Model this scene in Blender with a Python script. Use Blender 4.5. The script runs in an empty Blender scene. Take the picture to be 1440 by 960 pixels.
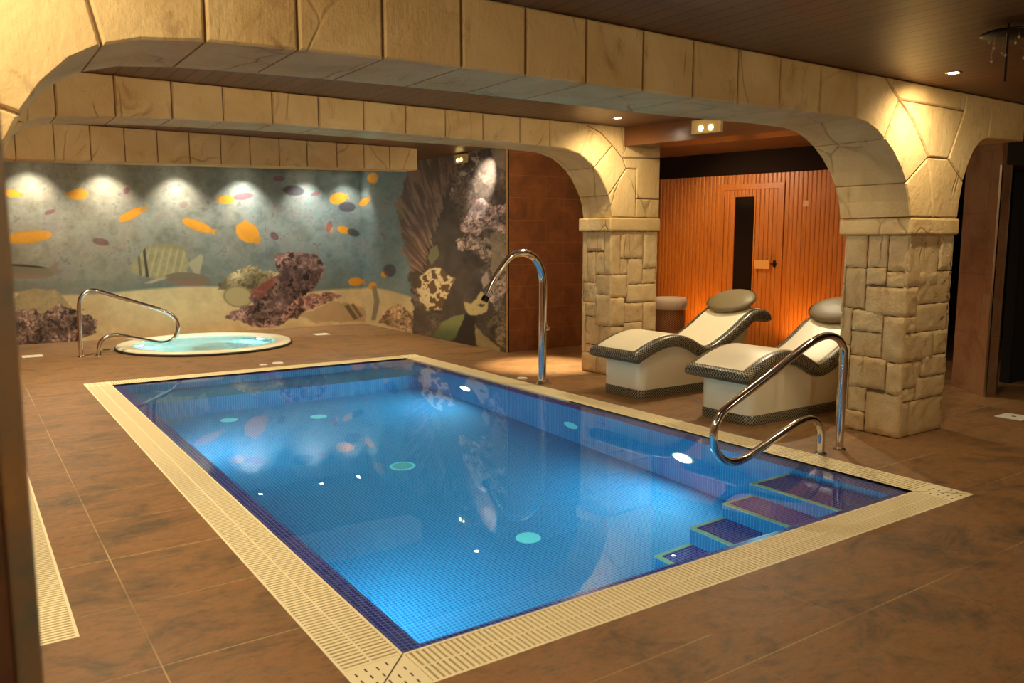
import bpy, bmesh, math, random
import numpy as np
from mathutils import Vector, Matrix

C = bpy.context.scene.collection
scene = bpy.context.scene
PI = math.pi
R = math.radians

# ------------------------------------------------------------------ camera
EYE = np.array([0.0, 0.0, 1.55])
FPX, CX, CY = 1140.69, 720.0, 480.0
def _d(x, y):
    return np.array([x-CX, -(y-CY), -FPX])
_X = _d(2402, 335.5); _X /= np.linalg.norm(_X)
_Y = _d(-66, 335.5); _Y /= np.linalg.norm(_Y)
_Z = np.cross(_X, _Y)
_Y = np.cross(_Z, _X)
ROT = np.stack([_X, _Y, _Z])
cam_d = bpy.data.cameras.new('camera')
cam_d.sensor_width = 36
cam_d.lens = FPX/1440*36
cam_d.clip_start = 0.05
cam_d.clip_end = 60
cam_d.dof.use_dof = True
cam_d.dof.focus_distance = 7.5
cam_d.dof.aperture_fstop = 4.0
cam = bpy.data.objects.new('camera', cam_d)
C.objects.link(cam)
M = Matrix([[ROT[i][j] for j in range(3)] for i in range(3)]).to_4x4()
M.translation = Vector(EYE)
cam.matrix_world = M
scene.camera = cam

# ------------------------------------------------------------------ world, exposure
w = bpy.data.worlds.new('world')
scene.world = w
w.use_nodes = True
w.node_tree.nodes['Background'].inputs[0].default_value = (0.9, 0.6, 0.35, 1)
w.node_tree.nodes['Background'].inputs[1].default_value = 0.0
scene.view_settings.view_transform = 'Standard'
scene.view_settings.look = 'None'
scene.view_settings.gamma = 1
scene.view_settings.use_curve_mapping = False
scene.view_settings.exposure = 0.78
WARM = (1.0, 0.82, 0.54)
COOL = (1.0, 0.95, 0.84)
POOLC = (0.38, 0.86, 0.92)
# ceiling lamps: name key, position, aim, watts, cone degrees, blend, colour, visible lens size
P_FRONT, P_MURAL, P_POOL = 92, 66, 15
P_FILL = 55
# ------------------------------------------------------------------ pixel <-> place helpers (real planes)
def ray(x, y):
    return ROT @ _d(x, y)
def on_y(x, y, Y):
    r = ray(x, y); t = Y/r[1]
    return (float(t*r[0]), float(EYE[2]+t*r[2]))       # (X, Z)
def on_x(x, y, X):
    r = ray(x, y); t = X/r[0]
    return (float(t*r[1]), float(EYE[2]+t*r[2]))       # (Y, Z)
def project(P):
    v = (P-EYE) @ ROT
    return CX - FPX*v[..., 0]/v[..., 2], CY + FPX*v[..., 1]/v[..., 2]

# ------------------------------------------------------------------ object helpers
def tag(o, label=None, cat=None, group=None, kind=None):
    if label: o['label'] = label
    if cat: o['category'] = cat
    if group: o['group'] = group
    if kind: o['kind'] = kind
    return o
def empty(name, loc=(0, 0, 0), rz=0):
    o = bpy.data.objects.new(name, None)
    o.empty_display_size = 0.1
    o.location = loc; o.rotation_euler = (0, 0, rz)
    C.objects.link(o)
    return o
def copy_tree(o, parent=None):
    c = o.copy(); C.objects.link(c)
    if parent: c.parent = parent
    for ch in list(o.children): copy_tree(ch, c)
    return c

class MB:
    def __init__(s): s.v = []; s.f = []; s.m = []; s.uv = {}
    def face(s, idx, mat=0, uv=None):
        s.f.append(tuple(idx)); s.m.append(mat)
        if uv: s.uv[len(s.f)-1] = uv
    def box(s, x0, x1, y0, y1, z0, z1, mat=0):
        b = len(s.v)
        s.v += [(x0,y0,z0),(x1,y0,z0),(x1,y1,z0),(x0,y1,z0),(x0,y0,z1),(x1,y0,z1),(x1,y1,z1),(x0,y1,z1)]
        for q in ((0,3,2,1),(4,5,6,7),(0,1,5,4),(1,2,6,5),(2,3,7,6),(3,0,4,7)):
            s.face([b+i for i in q], mat)
    def prism_y(s, poly, y0, y1, mat=0):          # poly: (x,z) list
        b = len(s.v); n = len(poly)
        s.v += [(x, y0, z) for x, z in poly] + [(x, y1, z) for x, z in poly]
        s.face([b+i for i in range(n)], mat); s.face([b+n+i for i in reversed(range(n))], mat)
        for i in range(n):
            j = (i+1) % n
            s.face((b+j, b+i, b+n+i, b+n+j), mat)
    def prism_z(s, poly, z0, z1, mat=0):
        b = len(s.v); n = len(poly)
        s.v += [(x, y, z0) for x, y in poly] + [(x, y, z1) for x, y in poly]
        s.face([b+i for i in reversed(range(n))], mat); s.face([b+n+i for i in range(n)], mat)
        for i in range(n):
            j = (i+1) % n
            s.face((b+i, b+j, b+n+j, b+n+i), mat)
    def tube(s, pts, rad, n=16, mat=0, cap=True):
        pts = [Vector(p) for p in pts]
        rads = rad if isinstance(rad, (list, tuple)) else [rad]*len(pts)
        t0 = (pts[1]-pts[0]).normalized()
        ref = Vector((0, 1, 0)) if abs(t0.y) < 0.9 else Vector((1, 0, 0))
        u = (ref - t0*ref.dot(t0)).normalized()
        b = len(s.v)
        for i, p in enumerate(pts):
            if i == 0: t = t0
            elif i == len(pts)-1: t = (pts[i]-pts[i-1]).normalized()
            else: t = (pts[i+1]-pts[i-1]).normalized()
            u = (u - t*u.dot(t)).normalized(); v = t.cross(u)
            for k in range(n):
                a = 2*PI*k/n
                s.v.append(tuple(p + (u*math.cos(a)+v*math.sin(a))*rads[i]))
        for i in range(len(pts)-1):
            for k in range(n):
                k2 = (k+1) % n
                s.face((b+i*n+k, b+i*n+k2, b+(i+1)*n+k2, b+(i+1)*n+k), mat)
        if cap:
            s.face([b+k for k in reversed(range(n))], mat)
            e = b+(len(pts)-1)*n
            s.face([e+k for k in range(n)], mat)
    def lathe(s, prof, c=(0, 0, 0), n=48, mat=0, sx=1, sy=1, close=False):   # prof (r,z)
        b = len(s.v); m = len(prof)
        for r, z in prof:
            for k in range(n):
                a = 2*PI*k/n
                s.v.append((c[0]+sx*r*math.cos(a), c[1]+sy*r*math.sin(a), c[2]+z))
        rng = range(m) if close else range(m-1)
        for i in rng:
            i2 = (i+1) % m
            for k in range(n):
                k2 = (k+1) % n
                s.face((b+i*n+k, b+i*n+k2, b+i2*n+k2, b+i2*n+k), mat)
    def build(s, name, mats, parent=None, smooth=False, bevel=0, loc=None):
        me = bpy.data.meshes.new(name)
        me.from_pydata(s.v, [], s.f)
        if not isinstance(mats, (list, tuple)): mats = [mats]
        for m in mats: me.materials.append(m)
        me.polygons.foreach_set('material_index', s.m)
        if s.uv:
            lay = me.uv_layers.new(name='UVMap')
            for p in me.polygons:
                q = s.uv.get(p.index)
                if q:
                    for li, c in zip(p.loop_indices, q): lay.data[li].uv = c
        if smooth: me.polygons.foreach_set('use_smooth', [True]*len(me.polygons))
        me.update()
        o = bpy.data.objects.new(name, me); C.objects.link(o)
        if parent: o.parent = parent
        if loc: o.location = loc
        if bevel:
            b = o.modifiers.new('bevel', 'BEVEL'); b.width = bevel; b.segments = 2; b.limit_method = 'ANGLE'; b.angle_limit = R(40)
        return o

def smooth_path(pts, k=8):
    pts = [np.array(p, float) for p in pts]
    out = []
    P = [2*pts[0]-pts[1]] + pts + [2*pts[-1]-pts[-2]]
    for i in range(1, len(P)-2):
        for j in range(k):
            t = j/k; a, b, c, d = P[i-1], P[i], P[i+1], P[i+2]
            out.append(0.5*((2*b)+(-a+c)*t+(2*a-5*b+4*c-d)*t*t+(-a+3*b-3*c+d)*t**3))
    out.append(pts[-1])
    return [tuple(p) for p in out]

# ------------------------------------------------------------------ materials
def srgb(r, g, b):
    f = lambda c: (c/255/12.92) if c/255 <= 0.04045 else ((c/255+0.055)/1.055)**2.4
    return (f(r), f(g), f(b), 1)
class NT:
    def __init__(s, name):
        s.mat = bpy.data.materials.new(name); s.mat.use_nodes = True
        s.nt = s.mat.node_tree; s.N = s.nt.nodes; s.L = s.nt.links
        s.bsdf = s.N['Principled BSDF']
        s.tc = s.N.new('ShaderNodeTexCoord')
    def n(s, typ, inp=None, **kw):
        x = s.N.new('ShaderNode'+typ)
        for k, v in kw.items(): setattr(x, k, v)
        for k, v in (inp or {}).items():
            if hasattr(v, 'is_output') or isinstance(v, bpy.types.NodeSocket): s.L.new(v, x.inputs[k])
            else: x.inputs[k].default_value = v
        return x
    def mapping(s, scale=(1, 1, 1), src='Object', rot=(0, 0, 0), loc=(0, 0, 0)):
        return s.n('Mapping', {0: s.tc.outputs[src], 'Scale': scale, 'Rotation': rot, 'Location': loc}).outputs[0]
    def noise(s, vec, scale, detail=4, rough=0.55, dist=0):
        return s.n('TexNoise', {'Vector': vec, 'Scale': scale, 'Detail': detail, 'Roughness': rough, 'Distortion': dist}).outputs[0]
    def ramp(s, fac, stops):
        r = s.n('ValToRGB', {0: fac}); e = r.color_ramp.elements
        e[0].position, e[0].color = stops[0]; e[1].position, e[1].color = stops[-1]
        for p, c in stops[1:-1]:
            q = e.new(p); q.color = c
        return r.outputs[0]
    def mix(s, fac, a, b, typ='MIX'):
        x = s.n('Mix', data_type='RGBA', blend_type=typ)
        for i, v in ((0, fac), (6, a), (7, b)):
            if isinstance(v, bpy.types.NodeSocket): s.L.new(v, x.inputs[i])
            else: x.inputs[i].default_value = v
        return x.outputs[2]
    def math(s, op, a, b=0.0, c=0.0):
        x = s.n('Math', operation=op)
        for i, v in ((0, a), (1, b), (2, c)):
            if isinstance(v, bpy.types.NodeSocket): s.L.new(v, x.inputs[i])
            else: x.inputs[i].default_value = v
        return x.outputs[0]
    def out(s, color=None, rough=None, bump=None, bstr=0.3, bdist=0.01, metal=None, spec=None):
        for k, v in (('Base Color', color), ('Roughness', rough), ('Metallic', metal), ('Specular IOR Level', spec)):
            if v is None: continue
            if isinstance(v, bpy.types.NodeSocket): s.L.new(v, s.bsdf.inputs[k])
            else: s.bsdf.inputs[k].default_value = v
        if bump is not None:
            b = s.n('Bump', {'Strength': bstr, 'Distance': bdist, 'Height': bump})
            s.L.new(b.outputs[0], s.bsdf.inputs['Normal'])
        return s.mat

W1 = (1, 1, 1, 1); K1 = (0, 0, 0, 1)
def simple(name, col, rough=0.5, metal=0, spec=0.5):
    t = NT(name); return t.out(col, rough, metal=metal, spec=spec)
def emissive(name, col, strength):
    t = NT(name); t.bsdf.inputs['Emission Color'].default_value = col; t.bsdf.inputs['Emission Strength'].default_value = strength
    return t.out((0.8, 0.8, 0.8, 1), 0.5)

def m_stucco(name, base, dark, stain, scale=1.0):
    t = NT(name); v = t.mapping()
    big = t.noise(v, 1.7*scale, 5, 0.6, 0.6)
    fine = t.noise(v, 22*scale, 6, 0.65)
    col = t.mix(t.ramp(big, [(0.35, K1), (0.68, W1)]), base, dark)
    st = t.noise(t.mapping((2.2, 2.2, 1.1), loc=(3, 1, 7)), 2.1, 6, 0.7, 1.2)
    col = t.mix(t.math('MULTIPLY', t.ramp(st, [(0.58, K1), (0.74, W1)]), 0.55), col, stain)
    # thin scored cracks running diagonally
    wv = t.mapping((1.0, 1.0, 0.62), rot=(0.3, 0.75, 0.2))
    warp = t.n('VectorMath', {0: wv, 1: t.n('VectorMath', {0: t.n('TexNoise', {'Vector': wv, 'Scale': 2.5}).outputs[1], 'Scale': 0.25}, operation='SCALE').outputs[0]}, operation='ADD').outputs[0]
    vor = t.n('TexVoronoi', {'Vector': warp, 'Scale': 1.5}, feature='DISTANCE_TO_EDGE').outputs[0]
    msk = t.ramp(t.noise(t.mapping(loc=(9, 4, 2)), 1.3, 2), [(0.47, K1), (0.56, W1)])
    crack = t.math('MULTIPLY', t.ramp(vor, [(0.0, W1), (0.014, K1)]), msk)
    col = t.mix(t.math('MULTIPLY', crack, 0.4), col, stain)
    sc = t.noise(t.mapping((14, 14, 2.5), rot=(0, 0.5, 0)), 1.6, 5, 0.7)
    h = t.math('ADD', t.math('MULTIPLY', fine, 0.5), t.math('MULTIPLY', big, 1.2))
    h = t.math('ADD', h, t.math('MULTIPLY', sc, 0.35))
    h = t.math('SUBTRACT', h, t.math('MULTIPLY', crack, 0.5))
    return t.out(col, 0.75, h, 0.85, 0.02, spec=0.25)
STUCCO = m_stucco('sand stone plaster', srgb(218, 188, 132), srgb(196, 160, 102), srgb(120, 88, 48))
STONE = m_stucco('carved stone', srgb(212, 186, 138), srgb(190, 156, 104), srgb(124, 92, 54), 1.8)
MORTAR = simple('mortar joint', srgb(112, 82, 46), 0.9)

def m_floor():
    t = NT('rust brown slate tile'); v = t.mapping((0.9, 1.35, 1))
    a = t.noise(v, 2.4, 10, 0.74, 0.8)
    b = t.noise(t.mapping((1.1, 2.0, 1), loc=(5, 2, 0)), 6.5, 9, 0.78, 0.5)
    col = t.ramp(a, [(0.34, srgb(80, 68, 50)), (0.45, srgb(120, 92, 58)), (0.54, srgb(146, 106, 64)), (0.66, srgb(112, 96, 70))])
    col = t.mix(t.math('MULTIPLY', t.ramp(b, [(0.44, K1), (0.66, W1)]), 0.6), col, srgb(148, 98, 52))
    col = t.mix(t.math('MULTIPLY', t.ramp(t.noise(t.mapping((1, 1.8, 1)), 14, 8, 0.8), [(0.48, K1), (0.66, W1)]), 0.5), col, srgb(74, 62, 44))
    sep = t.n('SeparateXYZ', {0: t.tc.outputs['Object']})
    X, Y = sep.outputs[0], sep.outputs[1]
    row = t.math('FLOOR', t.math('DIVIDE', t.math('SUBTRACT', Y, 1.83), 0.6))
    fy = t.math('ABSOLUTE', t.math('SUBTRACT', t.math('FRACT', t.math('ADD', t.math('DIVIDE', t.math('SUBTRACT', Y, 1.83), 0.6), 0.5)), 0.5))
    off = t.math('MULTIPLY', t.math('FRACT', t.math('MULTIPLY', row, 0.5)), 1.2)
    fx = t.math('ABSOLUTE', t.math('SUBTRACT', t.math('FRACT', t.math('ADD', t.math('DIVIDE', t.math('SUBTRACT', t.math('ADD', X, off), 0.52), 1.2), 0.5)), 0.5))
    sy = t.math('LESS_THAN', fy, 0.0045)
    sx = t.math('LESS_THAN', fx, 0.0023)
    sl = t.math('LESS_THAN', t.math('ABSOLUTE', t.math('SUBTRACT', X, 0.52)), 0.003)
    ex = t.math('MULTIPLY', t.math('LESS_THAN', t.math('ABSOLUTE', t.math('SUBTRACT', Y, 2.06)), 0.003), t.math('LESS_THAN', t.math('ABSOLUTE', t.math('SUBTRACT', X, 2.0)), 0.36))
    seam = t.math('MINIMUM', t.math('ADD', t.math('ADD', t.math('ADD', sy, t.math('MULTIPLY', sx, 0.35)), sl), ex), 1.0)
    worn = t.ramp(t.noise(t.mapping((1, 1, 1), loc=(4, 8, 1)), 0.9, 2), [(0.42, (0.15, 0.15, 0.15, 1)), (0.58, (0.95, 0.95, 0.95, 1))])
    col = t.mix(t.math('MULTIPLY', seam, worn), col, srgb(186, 160, 110))
    h = t.math('SUBTRACT', t.math('MULTIPLY', t.math('ADD', a, b), 0.5), t.math('MULTIPLY', seam, 0.6))
    rg = t.math('ADD', 0.34, t.math('MULTIPLY', b, 0.3))
    return t.out(col, rg, h, 0.25, 0.01, spec=0.4)
FLOOR = m_floor()

def m_planks(name, c0, c1, width, axis=0, rough=0.4, groove=0.06):
    t = NT(name)
    sep = t.n('SeparateXYZ', {0: t.tc.outputs['Object']})
    q = t.math('DIVIDE', sep.outputs[axis], width)
    fr = t.math('FRACT', q); fl = t.math('FLOOR', q)
    g = t.math('LESS_THAN', fr, groove)
    rnd = t.n('TexWhiteNoise', {'W': fl}, noise_dimensions='1D').outputs[0]
    s = [6, 6, 6]; s[{0: 1, 1: 0, 2: 2}[axis] if False else (1 if axis == 0 else 0)] = 0.5
    gr = t.noise(t.mapping(tuple(s)), 4, 5, 0.6, 0.4)
    col = t.mix(t.math('ADD', t.math('MULTIPLY', gr, 0.7), t.math('MULTIPLY', rnd, 0.35)), c0, c1)
    col = t.mix(t.math('MULTIPLY', g, 0.85), col, (0.006, 0.004, 0.003, 1))
    return t.out(col, rough, t.math('MULTIPLY', t.math('SUBTRACT', 1.0, g), 1.0), 0.8, 0.008)
CEIL = m_planks('dark stained ceiling boards', srgb(88, 56, 34), srgb(130, 86, 52), 0.12, 0, 0.42, 0.09)
TIMBER = m_planks('polished brown timber', srgb(94, 56, 28), srgb(118, 72, 36), 3.0, 2, 0.25, 0)

def m_tilewall(name, c0, c1, c2, seam, tw=0.62, th=0.3, u=0, rough=0.45):
    t = NT(name)
    sep = t.n('SeparateXYZ', {0: t.tc.outputs['Object']})
    vec = t.n('CombineXYZ', {0: sep.outputs[u], 1: sep.outputs[2]}).outputs[0]
    br = t.n('TexBrick', {'Vector': vec, 'Scale': 1.0, 'Mortar Size': 0.003, 'Brick Width': tw, 'Row Height': th, 'Color1': K1, 'Color2': W1, 'Mortar': K1})
    a = t.noise(t.mapping(), 3.0, 8, 0.68, 0.7)
    b = t.noise(t.mapping(loc=(3, 3, 3)), 9, 6, 0.7)
    col = t.ramp(a, [(0.3, c0), (0.52, c1), (0.72, c2)])
    col = t.mix(t.math('MULTIPLY', t.ramp(b, [(0.5, K1), (0.75, W1)]), 0.5), col, c0)
    col = t.mix(t.math('MULTIPLY', br.outputs[0], 0.12), col, c2)
    col = t.mix(t.math('MULTIPLY', br.outputs['Fac'], 0.6), col, seam)
    return t.out(col, rough, t.math('ADD', a, b), 0.2, 0.008)
BROWNTILE = m_tilewall('rust brown wall tile', srgb(92, 56, 32), srgb(124, 74, 40), srgb(142, 90, 50), srgb(160, 114, 74))
SLATE = m_tilewall('mottled slate', srgb(96, 64, 44), srgb(136, 94, 62), srgb(130, 112, 84), srgb(84, 62, 44), 0.6, 0.6)
SLATE_EDGE = m_tilewall('split slate edge', srgb(96, 102, 92), srgb(150, 112, 66), srgb(206, 176, 116), srgb(90, 80, 60), 5, 5)
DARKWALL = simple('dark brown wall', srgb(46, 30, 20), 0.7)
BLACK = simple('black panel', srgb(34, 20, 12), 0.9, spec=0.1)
VOID = simple('unlit dark wall', srgb(14, 9, 7), 0.9)  # near-black colour paints in the darkness of the unlit room beyond the doorway

def m_mosaic(name, c0, c1, grout, size=0.025, mort=0.0022, rough=0.25):
    t = NT(name); sep = t.n('SeparateXYZ', {0: t.tc.outputs['Object']})
    cells = []; lines = None
    for i in range(3):
        q = t.math('DIVIDE', t.math('ADD', sep.outputs[i], 0.0041), size)
        fr = t.math('FRACT', q); cells.append(t.math('FLOOR', q))
        l = t.math('LESS_THAN', t.math('ABSOLUTE', t.math('SUBTRACT', fr, 0.5)), 0.5-mort/size)   # 1 inside the tile
        nrm = t.n('SeparateXYZ', {0: t.n('NewGeometry').outputs['True Normal']}).outputs[i]
        facing = t.math('GREATER_THAN', t.math('ABSOLUTE', nrm), 0.8)
        l = t.math('MAXIMUM', l, facing)
        lines = l if lines is None else t.math('MULTIPLY', lines, l)
    rnd = t.n('TexWhiteNoise', {'Vector': t.n('CombineXYZ', {0: cells[0], 1: cells[1], 2: cells[2]}).outputs[0]}).outputs[0]
    col = t.mix(rnd, c0, c1)
    col = t.mix(lines, grout, col)
    return t.out(col, rough, lines, 0.2, 0.002)
POOLTILE = m_mosaic('cobalt blue glass mosaic', (0.004, 0.115, 0.34, 1), (0.008, 0.160, 0.43, 1), (0.06, 0.36, 0.56, 1), mort=0.0028, rough=0.6)
EDGETILE = m_mosaic('dark violet blue mosaic', (0.024, 0.022, 0.20, 1), (0.05, 0.045, 0.32, 1), (0.30, 0.27, 0.48, 1))
NOSING = simple('pale green step nosing', srgb(170, 200, 150), 0.4)
def m_trimmosaic():
    t = NT('black and cream pebble mosaic')
    v = t.n('Mapping', {0: t.tc.outputs['UV'], 'Scale': (1, 1, 1)}).outputs[0]
    sep = t.n('SeparateXYZ', {0: v}); s = 0.029
    u, w_ = sep.outputs[0], sep.outputs[1]
    a = t.math('DIVIDE', t.math('ADD', u, w_), s); b = t.math('DIVIDE', t.math('SUBTRACT', u, w_), s)
    fa = t.math('ABSOLUTE', t.math('SUBTRACT', t.math('FRACT', a), 0.5)); fb = t.math('ABSOLUTE', t.math('SUBTRACT', t.math('FRACT', b), 0.5))
    ins = t.math('LESS_THAN', t.math('MAXIMUM', fa, fb), 0.45)
    col = t.mix(ins, srgb(200, 188, 150), srgb(20, 16, 15))
    return t.out(col, 0.3, ins, 0.3, 0.003)
TRIMMOS = m_trimmosaic()
LWHITE = simple('cream glazed lounger shell', srgb(226, 216, 184), 0.35)
LSEAT = simple('cream lounger surface', srgb(230, 220, 188), 0.4)
CUSH = simple('olive tan vinyl', srgb(118, 103, 70), 0.5)
GRATE = simple('cream plastic grating', srgb(242, 228, 184), 0.5)
GUTTER = simple('dark gutter channel', srgb(52, 42, 28), 0.9)  # one even dark brown
CHROME = simple('polished stainless steel', (0.72, 0.69, 0.64, 1), 0.12, 1)
WHITEP = simple('white plastic', srgb(232, 226, 206), 0.4)
RIMW = simple('white acrylic rim', srgb(236, 228, 198), 0.25)
RUBBER = simple('dark rubber seal', srgb(40, 34, 22), 0.7)
TUBW = simple('pale aqua acrylic shell', srgb(188, 212, 204), 0.3)
GLASSD = simple('smoked dark glass', srgb(22, 14, 10), 0.08)
INLET = simple('pale turquoise plastic', srgb(120, 226, 226), 0.4)

def m_water(name, wave, strength, tint=(0.93, 0.98, 1, 1), splash=None):
    t = NT(name); N, L = t.N, t.L
    N.remove(t.bsdf)
    g = t.n('BsdfGlass', {'Color': tint, 'Roughness': 0.0, 'IOR': 1.33})
    h = t.noise(t.mapping(), wave, 3, 0.5, 0.3)
    if splash:
        d = t.n('VectorMath', {0: t.mapping(), 1: splash}, operation='DISTANCE').outputs['Value']
        m = t.ramp(d, [(0.0, W1), (0.30, K1)])
        h = t.math('ADD', h, t.math('MULTIPLY', m, t.math('MULTIPLY', t.noise(t.mapping(), 45, 4, 0.7), 6.0)))
    b = t.n('Bump', {'Strength': strength, 'Distance': 0.01, 'Height': h})
    L.new(b.outputs[0], g.inputs['Normal'])
    L.new(g.outputs[0], N['Material Output'].inputs['Surface'])
    return t.mat
WATER = m_water('still pool water', 2.2, 0.06, splash=(2.24, 2.80, -0.012))
JWATER = m_water('hot tub water', 5, 0.25)

def m_wood():
    t = NT('orange pine boards')
    gr = t.noise(t.mapping((9, 9, 0.7)), 3.2, 6, 0.6, 0.6)
    fine = t.noise(t.mapping((40, 40, 1.5)), 3, 4, 0.6)
    col = t.ramp(gr, [(0.3, srgb(176, 90, 14)), (0.55, srgb(200, 112, 24)), (0.75, srgb(186, 98, 16))])
    col = t.mix(t.math('MULTIPLY', fine, 0.3), col, srgb(132, 54, 8))
    return t.out(col, 0.4, fine, 0.1, 0.002)
PINE = m_wood()
PINEL = simple('pale pine handle', srgb(222, 150, 72), 0.4)
def m_wicker():
    t = NT('brown wicker weave')
    u = t.n('Mapping', {0: t.tc.outputs['UV'], 'Scale': (1, 1, 1)}).outputs[0]
    wv = t.n('TexChecker', {'Vector': t.mapping((1, 1, 1), 'UV'), 'Scale': 64, 'Color1': srgb(176, 116, 56), 'Color2': srgb(90, 54, 26)})
    return t.out(wv.outputs[0], 0.5, wv.outputs[1], 0.8, 0.01)
WICKER = m_wicker()
LINEN = simple('cream linen liner', srgb(214, 190, 160), 0.9)

# ------------------------------------------------------------------ lamps
GLOW = emissive('lit lamp lens', (1.0, 0.88, 0.66, 1), 60)
GLOWP = emissive('lit pool lens', (0.75, 0.95, 1.0, 1), 9)
GLOWY = emissive('lit emergency bulbs', (1.0, 0.72, 0.22, 1), 7)
def spot_child(root, off, aim, watts, cone, blend, colr, size=0.03):
    l = bpy.data.lights.new('beam', 'SPOT'); l.energy = watts; l.color = colr[:3]
    l.spot_size = R(cone); l.spot_blend = blend; l.shadow_soft_size = size
    o = bpy.data.objects.new('beam', l); C.objects.link(o); o.parent = root
    o.location = off
    d = Vector(aim) - (root.location + Vector(off))
    o.rotation_euler = d.to_track_quat('-Z', 'Y').to_euler()
    return o
def downlight(loc, aim, watts, cone, blend, colr, label, group, rad=0.035):
    root = empty('downlight', loc)
    tag(root, label, 'ceiling lamp', group)
    m = MB(); m.lathe([(rad, -0.004), (rad*1.5, -0.006), (rad*1.6, 0.0), (rad*1.5, 0.0), (rad, 0.0)], n=24, close=True)
    m.build('trim_ring', CHROME, root, True)
    m = MB(); m.lathe([(0.0005, -0.002), (rad, -0.002), (rad, 0.0), (0.0005, 0.0)], n=24, close=True)
    m.build('lens', GLOW, root)
    spot_child(root, (0, 0, -0.02), aim, watts, cone, blend, colr)
    return root

ZF, ZB = 2.68, 2.775     # ceiling heights: near part, part beyond the first arch
# ------------------------------------------------------------------ room shell
def struct(mb, name, mats, **kw):
    o = mb.build(name, mats, **kw); o['kind'] = 'structure'; return o
PX0, PX1, PY0, PY1 = 1.29, 4.80, 2.615, 9.47      # inner edge of the grating
JX, JY, JR = 2.96, 12.28, 1.20
bm = bmesh.new()
def loop(pts):
    vs = [bm.verts.new((x, y, 0)) for x, y in pts]
    for i in range(len(vs)): bm.edges.new((vs[i], vs[(i+1) % len(vs)]))
loop([(-0.9, -3.2), (13.6, -3.2), (13.6, 14.1), (-0.9, 14.1)])
loop([(PX0-0.245, PY0-0.245), (PX1+0.245, PY0-0.245), (PX1+0.245, PY1+0.245), (PX0-0.245, PY1+0.245)])
loop([(JX+(JR-0.02)*math.cos(2*PI*k/64), JY+(JR-0.02)*math.sin(2*PI*k/64)) for k in range(64)])
loop([(0.0, 3.45), (0.30, 3.45), (0.30, 7.4), (0.0, 7.4)])
bmesh.ops.triangle_fill(bm, use_beauty=True, edges=bm.edges[:])
for f in bm.faces:
    if f.normal.z < 0: f.normal_flip()
me = bpy.data.meshes.new('floor'); bm.to_mesh(me); bm.free(); me.materials.append(FLOOR)
fl = bpy.data.objects.new('floor', me); C.objects.link(fl); fl['kind'] = 'structure'

m = MB(); m.box(-0.9, 13.6, -3.2, 3.55, ZF, ZF+0.2); m.box(-0.9, 13.6, 3.55, 14.1, ZB, ZB+0.12); struct(m, 'ceiling', CEIL)
m = MB(); m.box(-0.9, -0.7, -3.2, 14.1, -0.01, ZB); struct(m, 'wall_left', BROWNTILE)
m = MB(); m.box(-0.9, 13.6, -3.4, -3.2, -0.01, ZB); struct(m, 'wall_near', DARKWALL)
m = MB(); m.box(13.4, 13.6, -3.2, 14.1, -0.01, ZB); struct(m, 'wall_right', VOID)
m = MB(); m.box(-0.9, 13.6, 14.0, 14.2, -0.01, ZB); struct(m, 'wall_far', DARKWALL)
# brown tiled wall beside the mural, with its pale corner bead
m = MB(); m.box(6.20, 8.98, 9.14, 9.30, -0.01, ZB); struct(m, 'wall_middle', BROWNTILE)
m = MB(); m.box(6.15, 6.17, 9.125, 9.15, 0.0, ZB); struct(m, 'trim_1', simple('corner bead', srgb(170, 130, 72), 0.4))

# ------------------------------------------------------------------ mural (flat printed picture on two walls)
rng = np.random.RandomState(5)
def vnoise(u, v, seed):
    r = np.random.RandomState(seed); G = r.rand(256, 256)
    iu = np.floor(u).astype(int); iv = np.floor(v).astype(int); fu = u-iu; fv = v-iv
    fu = fu*fu*(3-2*fu); fv = fv*fv*(3-2*fv)
    g = lambda a, b: G[a % 256, b % 256]
    return (g(iu, iv)*(1-fu)+g(iu+1, iv)*fu)*(1-fv)+(g(iu, iv+1)*(1-fu)+g(iu+1, iv+1)*fu)*fv
def fbm(u, v, s, seed, o=5, ro=0.55):
    t = 0; a = 1; tot = 0
    for i in range(o):
        t = t+a*vnoise(u/s*2**i+17.3*i, v/s*2**i+5.1*i, seed+i); tot += a; a *= ro
    return t/tot
def sm(x, a, b):
    t = np.clip((x-a)/(b-a), 0, 1); return t*t*(3-2*t)
def lin(c): return np.array(srgb(*c)[:3])
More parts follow.
